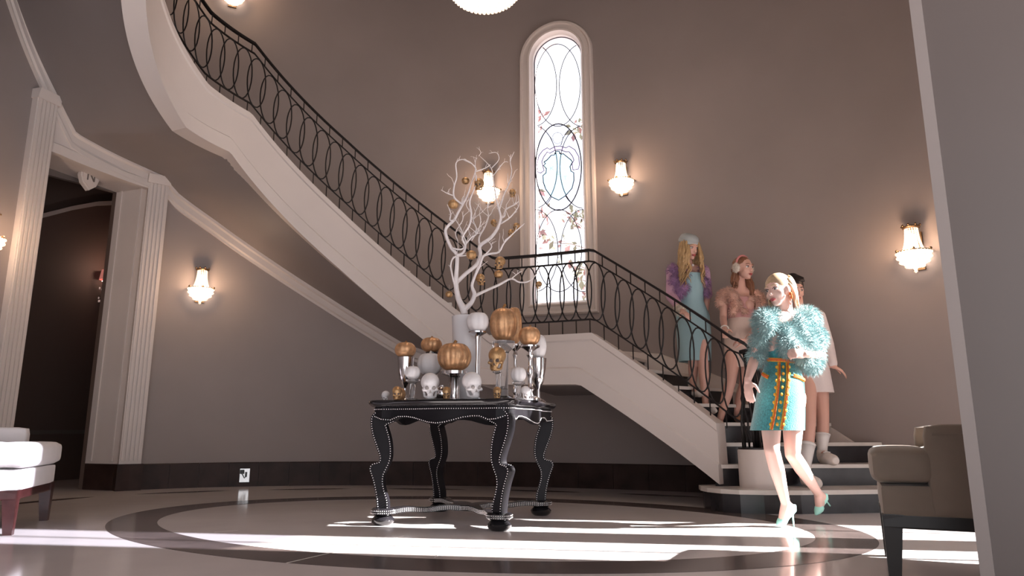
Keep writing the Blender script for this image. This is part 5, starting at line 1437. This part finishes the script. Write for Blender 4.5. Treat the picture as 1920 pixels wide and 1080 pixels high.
for hip, kn, ft, tz_ in ((A(1288, 604, 0), A(1300, 672, -0.08), ftL, 0.0), (A(1311, 604, 0), A(1318, 676, -0.14), ftR, 0.0)):
    an = ft+Vector((0, 0.05, 0.09)); leg(F, hip, kn, an); F.limb([an, ft+Vector((0.02, -0.05, 0.035)), ft+Vector((0.04, -0.12, 0.02))], [0.03, 0.03, 0.018])
    mb = MB(); mb.tube([ft+Vector((-0.005, 0.08, 0.05)), ft+Vector((0.01, 0.0, 0.032)), ft+Vector((0.03, -0.09, 0.028)), ft+Vector((0.045, -0.15, 0.018))], [0.034, 0.034, 0.036, 0.012], 12); mb.tube([ft+Vector((-0.005, 0.085, 0.04)), ft+Vector((-0.005, 0.09, 0.0))], [0.02, 0.008], 8)
    remesh_obj(mb, 'shoe', M['white_shoe'], F.root, 0.008, 2)
F.finish(M['skin'], 0.008); F.child(F.eb, 'eyebrows', M['blonde'])
skirt(F, [(1292, 515, 27, 0.115, 0), (1294, 545, 25, 0.11, 0), (1296, 565, 23, 0.10, 0), (1299, 592, 31, 0.135, 0), (1301, 630, 32, 0.14, 0), (1303, 678, 30, 0.14, -0.03)], 'dress', M['blue_dress'], fold=0.02, wrinkle=7)
mb = MB(); mb.ball(shl, 0.062, 12, 8); F.limb([shl, eL, eL.lerp(wL, 0.55)], [0.062, 0.056, 0.045], mb); remesh_obj(mb, 'sleeve', M['lilac_knit'], F.root, 0.012, 2)
mb = MB(); mb.ball(shr, 0.06, 12, 8); F.limb([shr, A(1326, 552, 0.05)], [0.06, 0.054], mb); remesh_obj(mb, 'sleeve', M['lilac_knit'], F.root, 0.012, 2)
fm = MB()
for (px, py, dy, r) in ((1264, 508, -0.02, 0.075), (1266, 530, -0.06, 0.08), (1272, 548, -0.08, 0.072), (1283, 515, -0.08, 0.06), (1282, 540, -0.10, 0.06), (1316, 508, -0.02, 0.062), (1322, 530, -0.03, 0.055), (1325, 550, -0.04, 0.042), (1290, 500, 0.10, 0.09), (1290, 530, 0.11, 0.10)): fm.ball(A(px, py, dy), r*0.85, 12, 8)
fur(F, fm, 'fur_vest', M['lilac_fur'], 6000, 0.05, 0.0022, 8, 0.02, 0.7)
fm = MB(); fm.ball(wL+Vector((0, 0.03, 0.01)), 0.042, 12, 8); fm.ball(wL+Vector((-0.01, 0.07, 0.03)), 0.042, 12, 8); fur(F, fm, 'fur_cuff', M['cream_fur'], 700, 0.03, 0.003, 9, 0.012, 0.3)
hm = MB(); fr1 = frame(f1); hm.ball(L1(0, -0.025, 0.05), (0.085, 0.095, 0.078), 16, 12, fr1)
def hs(rnd):
    a = rnd.choice((-1, 1))*rnd.uniform(0.55, 2.3); p = L1(0.080*math.sin(a), -0.012+0.062*math.cos(a), rnd.uniform(0.02, 0.085)); return p, (p-L1(0, 0, 0.02)).normalized()*0.45+Vector((0.0, -0.22, -0.7))
locks(hm, hs, 80, 0.44, 0.5, 0.030, 0.012, 15, seg=12)
F.child(hm, 'hair', M['blonde'])
mb = MB(); ax = fr1 @ Matrix.Rotation(R(-12), 3, 'X')
mb.lathe([(0.094, 0.0), (0.100, 0.012), (0.098, 0.035), (0.086, 0.062), (0.055, 0.082), (0.0, 0.088)], L1(0, -0.02, 0.062), 26, axis=ax); cap = F.child(mb, 'cap', M['grey_hat'])
mb = MB(); mb.lathe([(0.100, -0.012), (0.105, 0.0), (0.102, 0.022), (0.096, 0.024)], L1(0, -0.02, 0.062), 26, axis=ax); mb.ball(L1(-0.07, -0.06, 0.125), 0.026, 10, 8); F.child(mb, 'cap_band', M['grey_hat'])
mb = MB(); mb.ball(A(1299, 497, -0.12), 0.013, 8, 6); F.child(mb, 'brooch', M['white_wool'])

# ------------------------------------------------------------------ woman with earmuffs
F = Fig(at(1372, 786, 6.8), 'woman with pink headband, cream earmuff and peach fur bolero holding the rail', 6.8)
A = F.A
hc2 = A(1394, 504, -0.06); f2 = Vector((0.50, -0.86, -0.08)); L2 = head(F, hc2, f2, s=1.03)
neck, shl, shr = A(1389, 532, 0.0), A(1359, 550, 0.03), A(1419, 552, -0.02)
chest, waist, pelvis = A(1389, 574, 0), A(1388, 602, 0), A(1389, 630, 0)
torso(F, neck, shl, shr, chest, waist, pelvis)
eL, wL = A(1356, 597, -0.08), A(1359, 619, -0.30)
arm(F, shl, eL, wL); hand(F, wL, Vector((-0.35, -0.85, -0.35)), Vector((0.1, -0.4, -0.9)), 0.6, -1)
eR, wR = A(1425, 605, -0.05), A(1398, 640, -0.32)
arm(F, shr, eR, wR); hand(F, wR, Vector((-0.95, -0.3, 0.0)), Vector((0.0, -0.5, -0.85)), 0.5, 1)
ftL, ftR = at(1352, 786, 6.62), at(1384, 790, 6.75); ftL.z = 0.62; ftR.z = 0.70
for hip, kn, ft in ((A(1377, 642, 0), A(1370, 715, -0.12), ftL), (A(1402, 642, 0), A(1396, 720, -0.08), ftR)):
    an = ft+Vector((0, 0.05, 0.09)); leg(F, hip, kn, an); F.limb([an, ft+Vector((-0.01, -0.05, 0.035)), ft+Vector((-0.02, -0.12, 0.02))], [0.03, 0.03, 0.018])
    mb = MB(); mb.tube([ft+Vector((0.005, 0.08, 0.05)), ft+Vector((0, 0.0, 0.028)), ft+Vector((-0.015, -0.09, 0.026)), ft+Vector((-0.02, -0.15, 0.016))], [0.033, 0.033, 0.035, 0.014], 12); mb.tube([ft+Vector((0, 0.085, 0.04)), ft+Vector((0, 0.09, 0.0))], [0.02, 0.009], 8)
    remesh_obj(mb, 'shoe', M['tan_shoe'], F.root, 0.008, 2)
F.finish(M['skin'], 0.008); F.child(F.eb, 'eyebrows', M['auburn'])
skirt(F, [(1390, 560, 25, 0.112, 0), (1389, 580, 26, 0.125, 0), (1388, 603, 22, 0.10, 0)], 'bodice', M['rose_knit'])
skirt(F, [(1388, 597, 22.5, 0.105, 0), (1389, 630, 30, 0.135, 0), (1389, 672, 31, 0.14, 0), (1389, 690, 31, 0.14, 0)], 'skirt', M['cream_skirt'])
fm = MB()
for (px, py, dy, r) in ((1356, 556, 0.0, 0.075), (1352, 568, -0.03, 0.06), (1366, 548, -0.05, 0.06), (1376, 556, -0.09, 0.055), (1384, 570, -0.11, 0.05), (1420, 556, -0.02, 0.07), (1426, 568, -0.03, 0.062), (1408, 562, -0.09, 0.05), (1389, 545, 0.11, 0.09), (1389, 570, 0.11, 0.09), (1396, 584, -0.11, 0.045), (1375, 585, -0.10, 0.045)): fm.ball(A(px, py, dy), r*0.85, 12, 8)
fur(F, fm, 'fur_bolero', M['peach_fur'], 6000, 0.036, 0.0022, 10, 0.02, 0.6)
hm = MB(); fr2 = frame(f2); hm.ball(L2(0, -0.024, 0.045), (0.083, 0.096, 0.080), 16, 12, fr2); hm.ball(L2(0, -0.085, 0.0), (0.06, 0.05, 0.06), 12, 8, fr2)
def hs(rnd): p = L2(rnd.uniform(-0.075, -0.04), -0.05+rnd.uniform(-.02, .02), rnd.uniform(-0.09, -0.02)); return p, Vector((0.45, -0.55, -0.55))
locks(hm, hs, 34, 0.36, 0.35, 0.014, 0.015, 21)
def hs(rnd): p = L2(rnd.uniform(0.02, 0.07), -0.06+rnd.uniform(-.02, .02), rnd.uniform(-0.07, 0.0)); return p, Vector((-0.2, 0.1, -0.7))
locks(hm, hs, 14, 0.14, 0.4, 0.01, 0.014, 22)
F.child(hm, 'hair', M['auburn'])
mb = MB(); mb.tube([L2(0.090*math.sin(a), -0.005, 0.035+0.092*math.cos(a)) for a in frange(-1.75, 1.75, 16)], 0.010, 8); F.child(mb, 'headband', M['band_pink'])
for q in (-1, 1):
    fm = MB(); fm.ball(L2(q*0.095, -0.005, 0.0), (0.026, 0.042, 0.050), 14, 10, fr2); fur(F, fm, 'earmuff', M['cream_fur'] if q else M['cream_fur'], 500, 0.014, 0.002, 30+q, 0.01, 0.1)
mb = MB(); dd = (wL-eL).normalized(); xx = dd.cross(UP).normalized(); yy = dd.cross(xx)
mb.tube([wL-dd*0.03+(xx*math.cos(a)+yy*math.sin(a))*0.034 for a in frange(0, 2*PI, 16)[:-1]], 0.007, 6, closed=True); F.child(mb, 'bracelet', M['white_shoe'])

# ------------------------------------------------------------------ dark-haired woman behind
F = Fig(at(1535, 862, 6.3), 'dark-haired woman in white wool jacket, short skirt and knee socks behind the aqua fur', 6.4)
A = F.A
hc3 = A(1490, 545, 0); f3 = Vector((0.05, -0.97, -0.24)); L3 = head(F, hc3, f3, s=1.0)
neck, shl, shr = A(1497, 574, 0.02), A(1472, 592, 0.03), A(1534, 594, 0.03)
chest, waist, pelvis = A(1505, 622, 0.02), A(1514, 658, 0.02), A(1522, 692, 0.0)
torso(F, neck, shl, shr, chest, waist, pelvis)
eR, wR = A(1551, 646, 0.06), A(1562, 686, -0.05)
arm(F, shr, eR, wR); hand(F, wR, Vector((0.75, -0.25, -0.55)), Vector((-0.2, 0.2, -0.9)), 0.35, -1)
arm(F, shl, A(1462, 645, 0.04), A(1470, 685, -0.08)); hand(F, A(1470, 685, -0.08), Vector((0, -0.2, -1)), Vector((1, 0, 0)), 0.4, -1)
kR, aR = A(1543, 788, -0.14), Vector((2.62, 6.28, 0.0)); aR = at(1541, 842, 6.22)
ftR = Vector((aR.x, aR.y-0.05, 0.345)); aR.z = ftR.z+0.095
kL, ftL = A(1518, 792, -0.3), at(1514, 885, 5.92); ftL.z = 0.178; aL = ftL+Vector((0, 0.05, 0.095))
leg(F, A(1534, 706, 0), kR, aR, 1.05); leg(F, A(1512, 706, -0.02), kL, aL, 1.05)
for an, ft, kn in ((aR, ftR, kR), (aL, ftL, kL)):
    F.limb([an, ft+Vector((0, -0.05, 0.045)), ft+Vector((0.01, -0.13, 0.03))], [0.032, 0.034, 0.026])
F.finish(M['skin'], 0.008); F.child(F.eb, 'eyebrows', M['black_hair'])
for an, ft, kn in ((aR, ftR, kR), (aL, ftL, kL)):
    mb = MB(); P = [an+(kn-an)*t for t in (0.0, 0.2, 0.4, 0.55)]; mb.tube(P, [0.040, 0.043, 0.052, 0.060], 16); mb.tube([P[-1]-(kn-an)*0.02, P[-1]+(kn-an)*0.03], [0.062, 0.063], 16); F.child(mb, 'sock', M['white_sock'])
    mb = MB(); mb.tube([an+UP*0.02, an-UP*0.03, ft+Vector((0, 0.03, 0.05))], [0.045, 0.05, 0.048], 12); mb.tube([ft+Vector((0, 0.06, 0.045)), ft+Vector((0, -0.05, 0.048)), ft+Vector((0.01, -0.14, 0.036)), ft+Vector((0.012, -0.18, 0.03))], [0.046, 0.052, 0.046, 0.03], 12)
    sh = remesh_obj(mb, 'sneaker', M['white_shoe'], F.root, 0.009, 2)
    mb = MB()
    for q in range(4): c = ft+Vector((0, -0.04-0.028*q, 0.10-0.014*q)); mb.tube([c+Vector((-0.03, 0, -0.004)), c+Vector((0, -0.004, 0.004)), c+Vector((0.03, 0, -0.004))], 0.005, 5)
    b = mb.build('laces', M['white_sock'], None); b.parent = sh; b.matrix_parent_inverse = (F.root.matrix_basis @ sh.matrix_parent_inverse).inverted()
skirt(F, [(1520, 660, 22, 0.115, 0.02), (1524, 695, 30, 0.14, 0.0), (1532, 737, 29, 0.16, -0.02)], 'skirt', M['white_wool'], fold=0.03, wrinkle=8)
mb = MB(); mb.ball(chest, (0.15, 0.125, 0.17), 16, 12, F.mt); mb.ball(waist, (0.13, 0.11, 0.13), 14, 10, F.mt); mb.ball(shl, 0.065, 12, 8); mb.ball(shr, 0.068, 12, 8); F.limb([shl, shr], [0.065, 0.065], mb)
F.limb([shr, eR, eR.lerp(wR, 0.9)], [0.068, 0.060, 0.044], mb); F.limb([shl, A(1462, 645, 0.04), A(1469, 680, -0.06)], [0.066, 0.058, 0.044], mb); remesh_obj(mb, 'jacket', M['white_wool'], F.root, 0.012, 2)
hm = MB(); fr3 = frame(f3); hm.ball(L3(0, -0.022, 0.05), (0.083, 0.094, 0.082), 16, 12, fr3); hm.ball(L3(0.0, -0.05, 0.125), (0.05, 0.05, 0.038), 12, 8, fr3); hm.ball(L3(0.0, -0.09, 0.0), (0.06, 0.04, 0.06), 12, 8, fr3)
rn = random.Random(3)
for k in range(26):
    a = -1.5+3*k/25; hm.tube([L3(0.083*math.sin(a), 0.055*math.cos(a), 0.085), L3(0.075*math.sin(a), 0.02*math.cos(a), 0.118), L3(0.02*math.sin(a), -0.05, 0.15)], [0.006, 0.009, 0.008], 5)
F.child(hm, 'hair', M['black_hair'])
SC.cycles.use_denoising = True
